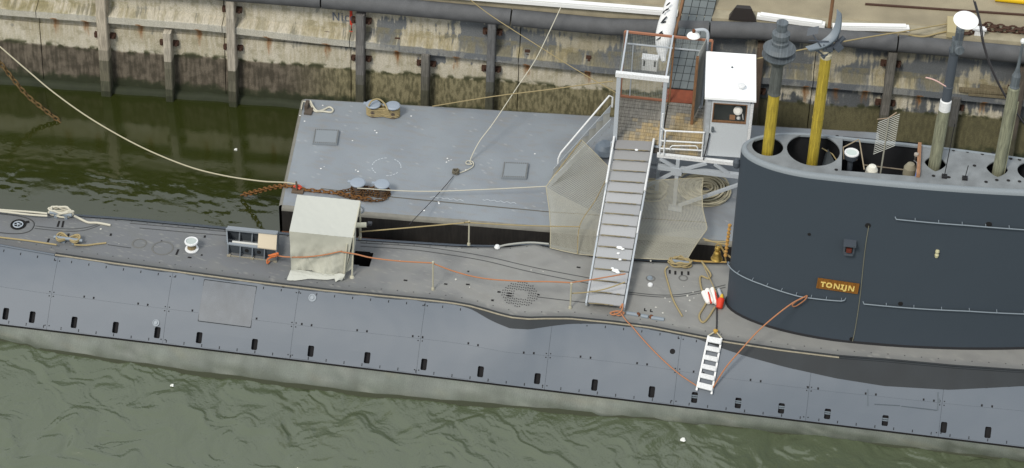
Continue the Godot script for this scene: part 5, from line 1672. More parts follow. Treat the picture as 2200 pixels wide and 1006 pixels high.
	m.lathe(sh, [Vector2(0.05, 0.05), Vector2(0.055, 0.13), Vector2(0.02, 0.16), Vector2(0, 0.16)], 12)
	part(m, "socket", M.rust, lam)

	# tiled gangway up to the quay
	var tg := thing("tiled_gangway", Vector3(-2.094, 3.5, -6.973), "gangway of dark grey square slabs rising from platform to quay", "gangway")
	var A := Vector3(-2.513, 3.62, -6.799)
	var B := Vector3(-1.636, 3.62, -6.838)
	var C := Vector3(-1.304, 4.62, -10.665)
	var D := Vector3(-2.283, 4.62, -10.642)
	m = one()
	m.slab(A + Vector3(0, -0.02, 0), B + Vector3(0, -0.02, 0), C + Vector3(0, -0.02, 0), D + Vector3(0, -0.02, 0), Vector3(0, 0.08, 0))
	part(m, "bed", mat("1d1f21", 0.9), tg)
	var nr := 13
	for i in nr:
		for j in 4:
			var u0 := (j + 0.04) / 4.0
			var u1 := (j + 0.96) / 4.0
			var v0 := (i + 0.05) / nr
			var v1 := (i + 0.95) / nr
			var P4 := []
			for e in [[u0, v0], [u1, v0], [u1, v1], [u0, v1]]: P4.append(A.lerp(B, e[0]).lerp(D.lerp(C, e[0]), e[1]))
			var dy := Vector3(0, rg.randf_range(0.0, 0.008), 0)
			m = one()
			var k := rg.randf_range(0.82, 1.0)
			m.col = Color(k, k, k)
			m.slab(P4[0] + dy, P4[1] + dy, P4[2] + dy, P4[3] + dy, Vector3(0, 0.05, 0))
			part(m, "slab", M.tile, tg)
	m = one()
	m.slab(A + Vector3(0, -0.03, 0.02), B + Vector3(0, -0.03, 0.02), Vector3(-1.567, 3.43, -6.384), Vector3(-2.483, 3.43, -6.337), Vector3(0, 0.02, 0))
	part(m, "end_flap", mat("8f4a30", 0.8, grain, 3.0, blotch, 1.0), tg)
	m = one()
	m.tube([A + Vector3(-0.06, 0.0, 0), D + Vector3(-0.06, 0, 0)], 0.05, 6)
	part(m, "side_edge", M.wood, tg)
	# canvas roll beside it
	var ro := thing("canvas_roll", Vector3(-2.663, 4.616, -6.8), "long white tapered canvas roll with black brush marks beside the gangway", "roll")
	var rp := [Vector3(-2.614, 4.589, -6.75), Vector3(-2.682, 4.682, -6.95), Vector3(-2.713, 4.848, -7.15), Vector3(-2.711, 5.02, -7.45), Vector3(-2.675, 5.232, -7.8), Vector3(-2.619, 5.517, -8.2), Vector3(-2.564, 5.874, -8.7)]
	var rr := [0.05, 0.13, 0.20, 0.26, 0.265, 0.22, 0.17]
	var sp := smooth(rp, 4)
	var sr := []
	for i in sp.size(): sr.append(lerpf(rr[mini(i / 4, 6)], rr[mini(i / 4 + 1, 6)], (i % 4) / 4.0))
	m = one(); m.tube(sp, sr, 20)
	part(m, "canvas", mat("eef0f1", 0.85, grain, 0.8), ro)
	m = one()
	var tc := Vector3(0.05, 0.64, 0.76).normalized()
	for e in [[Vector3(-2.648, 5.733, -8.2), Vector3(-2.747, 5.668, -8.1)], [Vector3(-2.67, 5.576, -8.1), Vector3(-2.786, 5.543, -8.0)], [Vector3(-2.786, 5.543, -8.0), Vector3(-2.833, 5.469, -7.95)], [Vector3(-2.697, 5.417, -7.9), Vector3(-2.856, 5.26, -7.75)], [Vector3(-2.707, 5.296, -7.8), Vector3(-2.843, 5.279, -7.75)], [Vector3(-2.746, 5.102, -7.6), Vector3(-2.906, 5.046, -7.4)], [Vector3(-2.763, 5.082, -7.5), Vector3(-2.77, 5.047, -7.45)], [Vector3(-2.751, 4.981, -7.45), Vector3(-2.931, 4.924, -7.3)]]:
		m.tube([e[0] + tc * 0.24, (e[0] + e[1]) / 2 + tc * 0.262, e[1] + tc * 0.235], [0.022, 0.028, 0.012], 6)
	part(m, "brush_mark", mat("1f2429", 0.8), ro, true)
	var wb := thing("equipment_box", Vector3(-2.75, P + 0.6, -6.5), "white lidded box with black straps behind the mesh cage", "box")
	m = one()
	var bc := Vector3(-3.02, 4.572, -6.6)
	m.box(bc, Vector3(0.46, 0.4, 0.22))
	part(m, "body", M.white, wb)
	m = one()
	m.box(bc + Vector3(0, 0.21, -0.02), Vector3(0.5, 0.04, 0.3))
	part(m, "lid", M.white, wb)
	m = one()
	for k in [-0.16, 0.16]:
		m.box(bc + Vector3(k, 0.10, 0.115), Vector3(0.05, 0.26, 0.012))
	part(m, "strap", M.cable, wb)

	# net slung below the ladder
	var nets := thing("safety_net", Vector3(-3.262, 1.9, -1.676), "pale translucent safety net slung under the boarding ladder", "net")
	var top_c := [Vector3(-4.754, 3.1, -4.385), Vector3(-4.65, 3.07, -4.296), Vector3(-4.547, 3.041, -4.207), Vector3(-4.443, 3.011, -4.117), Vector3(-4.339, 2.981, -4.028), Vector3(-4.236, 2.952, -3.939), Vector3(-4.133, 2.916, -3.85), Vector3(-4.031, 2.88, -3.762), Vector3(-3.929, 2.844, -3.673), Vector3(-3.826, 2.808, -3.585), Vector3(-3.705, 2.781, -3.524), Vector3(-3.577, 2.756, -3.472), Vector3(-3.449, 2.731, -3.42), Vector3(-3.322, 2.707, -3.368), Vector3(-3.187, 2.685, -3.362), Vector3(-3.048, 2.665, -3.373), Vector3(-2.91, 2.645, -3.383), Vector3(-2.772, 2.626, -3.393), Vector3(-2.634, 2.606, -3.404), Vector3(-2.499, 2.6, -3.435), Vector3(-2.364, 2.6, -3.475), Vector3(-2.23, 2.6, -3.514), Vector3(-2.096, 2.6, -3.554), Vector3(-1.962, 2.6, -3.594), Vector3(-1.828, 2.6, -3.633), Vector3(-1.693, 2.6, -3.671), Vector3(-1.558, 2.6, -3.707), Vector3(-1.423, 2.6, -3.744), Vector3(-1.287, 2.6, -3.781), Vector3(-1.152, 2.6, -3.817), Vector3(-1.017, 2.6, -3.854)]
	var bot_c := [Vector3(-5.111, 2.12, -0.374), Vector3(-4.981, 2.114, -0.355), Vector3(-4.85, 2.108, -0.335), Vector3(-4.719, 2.102, -0.315), Vector3(-4.588, 2.096, -0.302), Vector3(-4.456, 2.09, -0.292), Vector3(-4.324, 2.083, -0.282), Vector3(-4.192, 2.079, -0.281), Vector3(-4.06, 2.077, -0.288), Vector3(-3.928, 2.076, -0.295), Vector3(-3.795, 2.074, -0.302), Vector3(-3.663, 2.072, -0.309), Vector3(-3.531, 2.07, -0.316), Vector3(-3.399, 2.07, -0.328), Vector3(-3.268, 2.07, -0.342), Vector3(-3.136, 2.07, -0.355), Vector3(-3.004, 2.07, -0.368), Vector3(-2.872, 2.07, -0.381), Vector3(-2.741, 2.07, -0.394), Vector3(-2.609, 2.069, -0.409), Vector3(-2.478, 2.067, -0.424), Vector3(-2.346, 2.065, -0.44), Vector3(-2.215, 2.064, -0.455), Vector3(-2.083, 2.062, -0.47), Vector3(-1.952, 2.06, -0.485), Vector3(-1.821, 2.06, -0.504), Vector3(-1.69, 2.06, -0.524), Vector3(-1.559, 2.06, -0.544), Vector3(-1.428, 2.06, -0.564), Vector3(-1.297, 2.06, -0.583), Vector3(-1.166, 2.06, -0.603)]
	var lef_c := [Vector3(-4.754, 3.1, -4.385), Vector3(-4.836, 2.99, -4.303), Vector3(-4.919, 2.881, -4.221), Vector3(-5.001, 2.771, -4.14), Vector3(-5.084, 2.661, -4.058), Vector3(-5.166, 2.552, -3.976), Vector3(-5.246, 2.453, -3.881), Vector3(-5.323, 2.363, -3.774), Vector3(-5.401, 2.274, -3.667), Vector3(-5.478, 2.185, -3.559), Vector3(-5.556, 2.095, -3.452), Vector3(-5.634, 2.006, -3.345), Vector3(-5.604, 1.993, -3.193), Vector3(-5.568, 1.985, -3.038), Vector3(-5.531, 1.977, -2.883), Vector3(-5.494, 1.97, -2.727), Vector3(-5.458, 1.962, -2.572), Vector3(-5.421, 1.954, -2.417), Vector3(-5.388, 1.954, -2.261), Vector3(-5.36, 1.962, -2.104), Vector3(-5.332, 1.97, -1.947), Vector3(-5.304, 1.978, -1.79), Vector3(-5.276, 1.986, -1.633), Vector3(-5.248, 1.995, -1.476), Vector3(-5.224, 2.006, -1.319), Vector3(-5.205, 2.025, -1.161), Vector3(-5.186, 2.044, -1.004), Vector3(-5.168, 2.063, -0.847), Vector3(-5.149, 2.082, -0.689), Vector3(-5.13, 2.101, -0.532), Vector3(-5.111, 2.12, -0.374)]
	var rig_c := [Vector3(-1.017, 2.6, -3.854), Vector3(-1.015, 2.564, -3.744), Vector3(-1.013, 2.529, -3.634), Vector3(-1.01, 2.493, -3.524), Vector3(-1.008, 2.458, -3.414), Vector3(-0.994, 2.413, -3.309), Vector3(-0.976, 2.367, -3.204), Vector3(-0.958, 2.32, -3.1), Vector3(-0.941, 2.274, -2.995), Vector3(-0.923, 2.227, -2.891), Vector3(-0.898, 2.186, -2.787), Vector3(-0.863, 2.152, -2.682), Vector3(-0.829, 2.118, -2.577), Vector3(-0.794, 2.084, -2.472), Vector3(-0.759, 2.051, -2.367), Vector3(-0.724, 2.017, -2.262), Vector3(-0.727, 1.998, -2.155), Vector3(-0.765, 1.995, -2.046), Vector3(-0.803, 1.992, -1.937), Vector3(-0.842, 1.988, -1.828), Vector3(-0.88, 1.985, -1.719), Vector3(-0.918, 1.982, -1.61), Vector3(-0.951, 1.984, -1.499), Vector3(-0.981, 1.993, -1.388), Vector3(-1.01, 2.001, -1.276), Vector3(-1.039, 2.009, -1.165), Vector3(-1.068, 2.017, -1.053), Vector3(-1.094, 2.027, -0.941), Vector3(-1.118, 2.038, -0.828), Vector3(-1.142, 2.049, -0.716), Vector3(-1.166, 2.06, -0.603)]
	var sheet := func(u: float, v: float) -> Vector3:
		var at := func(c: Array, k: float) -> Vector3:
			var i := mini(int(k * 30), 29)
			return (c[i] as Vector3).lerp(c[i + 1], k * 30 - i)
		var c: Vector3 = at.call(top_c, u).lerp(at.call(bot_c, u), v) + at.call(lef_c, v).lerp(at.call(rig_c, v), u) - top_c[0].lerp(top_c[30], u).lerp(bot_c[0].lerp(bot_c[30], u), v)
		return c + Vector3(0, -0.12 * sin(PI * u) * sin(PI * v) + 0.02 * sin(u * 17 + v * 9) * sin(PI * v), 0)
	m = one()
	for i in range(1, 118):
		var p := []
		for j in 31: p.append(sheet.call(i / 118.0, j / 30.0))
		m.tube(p, 0.0056, 3)
	for i in range(1, 84):
		var p := []
		for j in 37: p.append(sheet.call(j / 36.0, i / 84.0))
		m.tube(p, 0.0056, 3)
	part(m, "netting", M.net, nets, true)
	m = one()
	m.tube(lef_c, 0.014, 5); m.tube(bot_c, 0.012, 5); m.tube(rig_c, 0.014, 5); m.tube(top_c, 0.012, 5)
	part(m, "edge_rope", M.rope_pale, nets)
	m = one()
	m.tube([Vector3(-4.749, 3.14, -4.332), Vector3(-5.577, 2.05, -3.491)], 0.016, 5)
	m.tube(smooth([Vector3(-3.801, 2.75, -3.218), Vector3(-4.054, 2.5, -2.322), Vector3(-4.387, 2.2, -1.469), Vector3(-4.296, 2.12, -0.243)], 5), 0.014, 5)
	part(m, "stay_rope", M.rope_tan, nets)
	# grey steel gear under the platform
	m = one()
	m.lathe(Vector3(-4.162, 1.6, -5.922), [Vector2(0, 0.32), Vector2(0.2, 0.3), Vector2(0.3, 0.18), Vector2(0.32, 0.0)], 20)
	solo(m, "steel_drum", mat("9aa7b4", 0.5, grain, 1.5), "rounded pale blue grey drum on the barge below the steel stair", "drum")
# ---------------------------------------------------------------- gear on the submarine's deck
func deck_gear() -> void:
	# canvas shelter
	var o := thing("canvas_shelter", Vector3(-11.519, 2.0, 1.23), "pale green-grey canvas shelter over the open deck hatch", "shelter")
	var a := Vector3(-12.412, 3.42, 0.118)
	var b := Vector3(-10.577, 3.42, 0.068)
	var c := Vector3(-10.464, 3.42, 1.758)
	var d := Vector3(-12.268, 3.42, 1.79)
	var wob := FastNoiseLite.new()
	wob.seed = 71; wob.frequency = 1.4; wob.fractal_octaves = 3
	var f0 := Vector3(-12.235, 2.06, 1.789)
	var f1 := Vector3(-10.69, 2.06, 1.825)
	var m := one()
	m.grid(rng(0, 1, 24), rng(0, 1, 20), func(u, v):
		var p: Vector3 = a.lerp(b, u).lerp(d.lerp(c, u), v)
		return p + Vector3(0, -0.035 * sin(PI * u) * sin(PI * v) + 0.012 * wob.get_noise_2d(p.x * 3, p.z * 3), 0))
	part(m, "roof_canvas", M.canvas, o)
	m = one()
	m.grid(rng(0, 1, 30), rng(0, 1, 30), func(u, v):
		var p: Vector3 = d.lerp(c, u).lerp(f0.lerp(f1, u), v)
		var z: float = 0.09 * v * wob.get_noise_2d(p.x * 2.4, p.y * 0.9) + 0.035 * v * sin(u * 9.0 + v * 2.0) - 0.05 * sin(PI * u) * sin(PI * v) + 0.02 * sin((u * 0.8 + v) * 14.0) * v * (1.0 - u)
		return p + Vector3(0, 0.0, z + 0.03 * sin(v * PI / 2) * (1 if v > 0.02 else 0)))
	part(m, "front_canvas", mat("bdbeb2", 0.9, grain, 2.2), o)
	m = one()
	var g0 := Vector3(-12.277, 2.02, 2.27)
	var g1 := Vector3(-10.78, 2.05, 1.975)
	m.grid(rng(0, 1, 26), rng(0, 1, 10), func(u, v):
		var p: Vector3 = (f0.lerp(f1, u) + Vector3(0, 0.02, 0.04)).lerp(g0.lerp(g1, u), v)
		return p + Vector3(0, 0.05 * sin(PI * v) * (0.8 + 0.6 * wob.get_noise_2d(u * 5, v * 2 + 7)) + 0.02 * absf(wob.get_noise_2d(u * 5 + 3, v)), 0.03 * sin(u * 11.0) * v))
	m.grid(rng(0, 1, 8), rng(0, 1, 6), func(u, v):
		return Vector3(-10.999, 2.1, 1.887).lerp(Vector3(-10.649, 2.25, 2.005), u).lerp(Vector3(-10.899, 2.03, 2.117).lerp(Vector3(-10.743, 2.03, 2.027), u), v) + Vector3(0, 0.05 * sin(PI * u), 0.02 * sin(PI * v)))
	part(m, "skirt", M.canvas, o)
	m = one()
	m.grid(rng(0, 1, 12), rng(0, 1, 14), func(u, v):
		var p: Vector3 = c.lerp(b.lerp(c, 0.55), u).lerp(Vector3(-10.662, 2.1, 1.827).lerp(Vector3(-10.524, 2.3, 1.627), u), v)
		return p + Vector3(0.04 * sin(u * 6 + v * 4), 0, 0))
	m.grid(rng(0, 1, 6), rng(0, 1, 6), func(u, v): return a.lerp(d, u).lerp(a.lerp(d, u) + Vector3(0.02, -0.35, 0), v))
	part(m, "side_canvas", mat("bdbeb2", 0.9, grain, 2.2), o)
	for e in [[b + Vector3(0, -0.02, 0.05), c + Vector3(0, -0.02, -0.02)], [c + Vector3(0.02, 0, -0.05), Vector3(-10.494, 2.0, 1.801)], [b + Vector3(0.0, -0.02, 0.1), Vector3(-10.592, 2.0, 0.035)], [c + Vector3(-0.15, -0.2, 0.05), Vector3(-10.714, 2.02, 1.906)], [d + Vector3(0.05, -0.03, -0.04), Vector3(-12.128, 2.0, 1.55)], [a + Vector3(0.05, -0.03, 0.04), Vector3(-12.288, 2.0, 0.08)]]:
		m = one()
		m.tube(e, 0.026, 6)
		part(m, "frame_pole", mat("b9b7a6", 0.6), o)
	m = one()
	m.lathe(Vector3(-10.494, 2.0, 1.801), [Vector2(0, 0.06), Vector2(0.05, 0.05), Vector2(0.07, 0)], 10)
	part(m, "pole_foot", mat("b9b7a6", 0.6), o)
	m = one()
	var rp := Vector3(-10.598, 3.0, -0.073)
	var ring := []
	for i in 16: ring.append(rp + Vector3(0.0 + 0.09 * cos(TAU * i / 16), 0.12 * sin(TAU * i / 16), 0.02))
	m.tube(ring, 0.03, 6, true)
	part(m, "coil", M.pale_steel, o)
	m = one()
	m.tube([Vector3(-10.844, 2.7, 0.351), Vector3(-10.376, 2.7, 0.245)], 0.075, 14)
	solo(m, "white_float", mat("eeebd2", 0.5), "cream white cylinder hanging beside the canvas shelter", "cylinder")
	m = one()
	m.tube([Vector3(-10.376, 2.7, 0.245), Vector3(-10.234, 2.72, 0.136)], 0.03, 8); m.box(Vector3(-10.291, 2.72, 0.19), Vector3(0.12, 0.08, 0.1))
	solo(m, "cylinder_valve", mat("3a3d42", 0.5), "dark valve at the end of the cream cylinder", "valve")

	# ribbed frame of an opened loading hatch
	var fr := thing("loading_frame", Vector3(-13.551, 2.0, 1.277), "ribbed grey steel box frame standing open on deck left of canvas shelter", "frame")
	var p0 := Vector3(-14.179, 2.0, 1.39)   # near left foot
	var p1 := Vector3(-12.757, 2.0, 1.41)
	var q0 := Vector3(-14.362, 2.0, 0.759)
	var q1 := Vector3(-12.885, 2.0, 0.729)
	var up := Vector3(0, 0.36, 0)
	var gs := mat("8a929a", 0.6, grain, 1.5)
	var gd := mat("3f464d", 0.7, grain, 1.5)
	m = one(); m.slab(p0 + up, p1 + up, p1 + up + Vector3(0, 0, -0.09), p0 + up + Vector3(0, 0, -0.09), Vector3(0, 0.035, 0))
	part(m, "near_flange", gs, fr)
	m = one(); m.slab(p0 + Vector3(0, 0.33, -0.05), p1 + Vector3(0, 0.33, -0.05), p1 + Vector3(0, 0.02, -0.05), p0 + Vector3(0, 0.02, -0.05), Vector3(0, 0, 0.025))
	part(m, "near_wall", gd, fr)
	m = one(); m.slab(q0 + up + Vector3(0, 0.06, 0), q1 + up + Vector3(0, 0.06, 0), q1 + up + Vector3(0, 0.06, -0.1), q0 + up + Vector3(0, 0.06, -0.1), Vector3(0, 0.05, 0))
	m.beam(q0 + up + Vector3(0, 0.11, 0.12), q1 + up + Vector3(0, 0.11, 0.12), 0.05, 0.06)
	part(m, "far_flange", gs, fr)
	m = one(); m.slab(q0 + Vector3(0, 0.36, 0), q1 + Vector3(0, 0.36, 0), q1 + Vector3(0, 0.02, 0), q0 + Vector3(0, 0.02, 0), Vector3(0, 0, 0.025))
	part(m, "far_wall", gd, fr)
	for i in 5:
		var u := i / 4.0
		m = one()
		m.slab(p0.lerp(p1, u) + Vector3(-0.015, 0.33, 0.0), p0.lerp(p1, u) + Vector3(0.015, 0.33, 0.0), p0.lerp(p1, u) + Vector3(0.015, 0.0, 0.12), p0.lerp(p1, u) + Vector3(-0.015, 0.0, 0.12), Vector3(0, 0, 0.12))
		part(m, "rib", mat("6d757d", 0.6, grain, 1.5), fr)
		m = one()
		m.slab(q0.lerp(q1, u) + Vector3(-0.02, 0.36, 0.0), q0.lerp(q1, u) + Vector3(0.02, 0.36, 0), q0.lerp(q1, u) + Vector3(0.02, 0.02, 0.16), q0.lerp(q1, u) + Vector3(-0.02, 0.02, 0.16), Vector3(0, 0, 0.12))
		part(m, "rib", mat("6d757d", 0.6, grain, 1.5), fr)
	m = one()
	for u in [0.37, 0.62]:
		m.lathe(p0.lerp(p1, u) + Vector3(0, 0.16, -0.04), [Vector2(0, 0.012), Vector2(0.055, 0.01), Vector2(0.06, -0.01)], 12, yaw_to(Vector3(0, 0, 1)))
	part(m, "lightening_hole", M.black, fr)
	m = one()
	m.slab(p0 + Vector3(0, 0.36, 0), q0 + Vector3(0, 0.42, 0), q0 + Vector3(0, 0.0, 0), p0, Vector3(0.03, 0, 0))
	m.slab(p1 + Vector3(0, 0.36, 0), q1 + Vector3(0, 0.42, 0), q1 + Vector3(0, 0.0, 0), p1, Vector3(0.03, 0, 0))
	part(m, "end_plate", gs, fr)
	m = one()
	for u in [0.02, 0.5, 0.98]: m.box(p0.lerp(p1, u) + Vector3(0, 0.02, 0.1), Vector3(0.1, 0.06, 0.08))
	m.beam(p0 + Vector3(0, 0.02, 0.1), p1 + Vector3(0, 0.02, 0.1), 0.02, 0.03)
	part(m, "foot", M.strake, fr)
	m = one()
	m.tube([Vector3(-14.088, 2.33, 1.248), Vector3(-13.327, 2.33, 1.239)], 0.045, 10)
	solo(m, "pale_rod", mat("b7b8b4", 0.6), "pale rod lying lengthwise in the ribbed deck frame", "rod")
	m = one()
	m.slab(Vector3(-13.411, 2.46, 0.859), Vector3(-12.873, 2.46, 0.826), Vector3(-12.756, 2.42, 1.46), Vector3(-13.301, 2.42, 1.452), Vector3(0, 0.03, 0))
	solo(m, "cream_board", mat("d3c6ae", 0.8, grain, 1.5), "square cream board lying across the ribbed deck frame", "board")

	# stanchions
	var sm := mat("b9b5a0", 0.7, grain, 3.0)
	var st := [[Vector3(-8.14, 2.0, 1.917), 0.993, "thin pale deck stanchion carrying orange line midway between shelter and ladder"], [Vector3(-4.211, 2.0, 2.03), 0.89, "thin pale deck stanchion just left of the boarding ladder foot"], [Vector3(-7.466, 2.0, -0.227), 0.847, "thin pale stanchion on the far deck edge before the barge"], [Vector3(-10.614, 2.0, 0.06), 0.428, "short pale stanchion on the far deck edge beside the shelter"]]
	for q in st:
		m = one()
		m.tube([q[0], q[0] + Vector3(0, q[1], 0)], 0.024, 8)
		m.lathe(q[0], [Vector2(0.03, 0.1), Vector2(0.045, 0.06), Vector2(0.05, 0)], 10)
		m.lathe(q[0] + Vector3(0, q[1], 0), [Vector2(0, 0.05), Vector2(0.035, 0.03), Vector2(0.035, -0.03)], 10)
		solo(m, "stanchion", sm, q[2], "stanchion", "deck stanchions")

	# pilot steps hanging on the hull side
	var ps := thing("hanging_steps", Vector3(-0.219, 0.999, 3.604), "white flat-runged steps hanging down the submarine's side below its sail", "ladder")
	var tl := Vector3(-0.275, 2.042, 2.551)
	var tr := Vector3(0.091, 2.046, 2.592)
	var bl := Vector3(-0.431, 0.945, 3.64)
	var br := Vector3(-0.011, 0.907, 3.681)
	for e in [[tl, bl], [tr, br]]:
		m = one(); m.beam(e[0], e[1], 0.05, 0.05)
		part(m, "side_rail", M.white, ps)
	for i in 6:
		var u0 := (i + 0.06) / 6.0
		var u1 := (i + (0.62 if i in [0, 5] else 0.52)) / 6.0
		m = one()
		var e := Vector3(0, 0.05, 0.06)
		m.slab(tl.lerp(bl, u0) + e * 0.4, tr.lerp(br, u0) + e * 0.4, tr.lerp(br, u1) + e * 1.6, tl.lerp(bl, u1) + e * 1.6, Vector3(0, 0.03, 0.01))
		part(m, "step", M.white, ps)
	m = one()
	var kn := Vector3(-0.095, 2.12, 2.422)
	m.tube([tl, kn], 0.022, 6); m.tube([tr, kn], 0.022, 6)
	part(m, "bridle", M.rope_pale, ps)
	m = one()
	m.tube(smooth([kn, Vector3(-0.084, 2.03, 2.091), Vector3(-0.149, 2.06, 1.333)], 4), 0.02, 6)
	part(m, "black_strop", M.cable, ps)
	m = one()
	m.lathe(kn, [Vector2(0, 0.07), Vector2(0.07, 0.03), Vector2(0.06, -0.04), Vector2(0, -0.05)], 8)
	part(m, "knot", mat("c19a45", 0.9, grain, 5.0), ps)

	# rescue float, red canister
	var rf := thing("rescue_float", Vector3(-0.365, 2.0, 0.893), "bundle of white padded floats with red bands on deck before the sail", "float")
	for q in [[Vector3(-0.581, 2.1, 0.763), Vector3(-0.383, 2.08, 1.216)], [Vector3(-0.485, 2.14, 0.691), Vector3(-0.28, 2.12, 1.224)], [Vector3(-0.346, 2.12, 0.6), Vector3(-0.174, 2.1, 1.222)]]:
		m = one()
		m.tube([q[0], q[0].lerp(q[1], 0.06), q[0].lerp(q[1], 0.5), q[0].lerp(q[1], 0.94), q[1]], [0.045, 0.075, 0.085, 0.075, 0.045], 12)
		part(m, "white_float", mat("e6e4e0", 0.6), rf)
	for q in [[Vector3(-0.484, 2.16, 0.714), Vector3(-0.317, 2.15, 1.287)], [Vector3(-0.275, 2.16, 0.697), Vector3(-0.13, 2.14, 1.323)]]:
		m = one()
		m.tube([q[0], q[0].lerp(q[1], 0.5) + Vector3(0, 0.05, 0), q[1]], 0.028, 6)
		part(m, "red_band", M.red, rf)
	m = one()
	m.tube([Vector3(-0.159, 2.1, 0.605), Vector3(-0.038, 2.1, 0.953)], 0.055, 8)
	part(m, "grey_end", M.pale_steel, rf)
	var can := thing("smoke_canister", Vector3(-0.041, 2.0, 1.142), "small orange-red canister with yellow cap beside the sail's foot", "canister")
	m = one()
	var ca := Vector3(-0.081, 2.06, 1.362)
	var cb := Vector3(-0.048, 2.2, 1.094)
	m.tube([ca, ca.lerp(cb, 0.08), ca.lerp(cb, 0.9), cb], [0.07, 0.095, 0.10, 0.08], 14)
	part(m, "body", mat("c8371e", 0.5), can)
	m = one()
	m.tube([cb, cb + Vector3(0.01, 0.09, -0.03), cb + Vector3(0.01, 0.13, -0.05)], [0.06, 0.05, 0.02], 10)
	part(m, "cap", mat("d3b13a", 0.5), can)
	# litter on the water
	for q in [[Vector3(-15.866, 0.02, -6.001), "white scrap floating in the dark water left of barge", 0.035], [Vector3(-15.017, 0.05, 5.036), "white scrap floating in the rippled water in front", 0.035], [Vector3(-0.652, 0.03, 4.695), "patch of white froth on the water below the hull", 0.07]]:
		m = one()
		for i in 5: m.lathe(q[0] + Vector3(0.03 * sin(i * 2.1), 0.01, 0.02 * cos(i * 3.3)), [Vector2(0, 0.02), Vector2(q[2] * 0.5, 0.015), Vector2(q[2] * (0.5 + 0.1 * i), -0.02)], 7)
		solo(m, "floating_scrap", mat("dfe2de", 0.8), q[1], "litter", "scraps on the water")

# ---------------------------------------------------------------- ropes and chains
func rope(p: Array, r: float, mt: Material, called: String, label: String, cat := "rope", group := "") -> void:
	var m := one()
	m.tube(smooth(p, 5), r, 6)
	solo(m, called, mt, label, cat, group)

func chain(p: Array, size: float, called: String, mt: Material, label: String) -> void:
	var sm := smooth(p, 12 if p.size() < 20 else 2)
	var d := [0.0]
	for i in range(1, sm.size()): d.append(d[-1] + sm[i].distance_to(sm[i - 1]))
	var m := one()
	var step := size * 0.72
	var k := 0
	var at := step / 2
	while at < d[-1]:
		var i := 1
		while d[i] < at: i += 1
		var c: Vector3 = sm[i - 1].lerp(sm[i], (at - d[i - 1]) / maxf(1e-5, d[i] - d[i - 1]))
		var t: Vector3 = (sm[i] - sm[i - 1]).normalized()
		var s := t.cross(Vector3.UP).normalized()
		var u := s.cross(t)
		if k % 2 == 1: s = u
		elif true: s = (s + u * 0.35).normalized()
		var link := []
		for j in 10:
			var g := TAU * j / 10
			link.append(c + t * cos(g) * size * 0.5 + s * sin(g) * size * 0.32)
		m.tube(link, size * 0.115, 5, true)
		at += step; k += 1
	solo(m, called, mt, label, "chain", "mooring chains")

func pile(c: Vector3, rx: float, rz: float, turns: int, r: float, seed_: int, hgt: float) -> Array:
	var rg := RandomNumberGenerator.new()
	rg.seed = seed_
	var p := []
	for i in turns * 12:
		var g := TAU * i / 12.0
		var k := rg.randf_range(0.75, 1.05)
		p.append(c + Vector3(cos(g) * rx * k, r + hgt * (0.5 + 0.5 * sin(i * 0.7 + seed_)) * rg.randf_range(0.6, 1.0), sin(g) * rz * k))
	return p

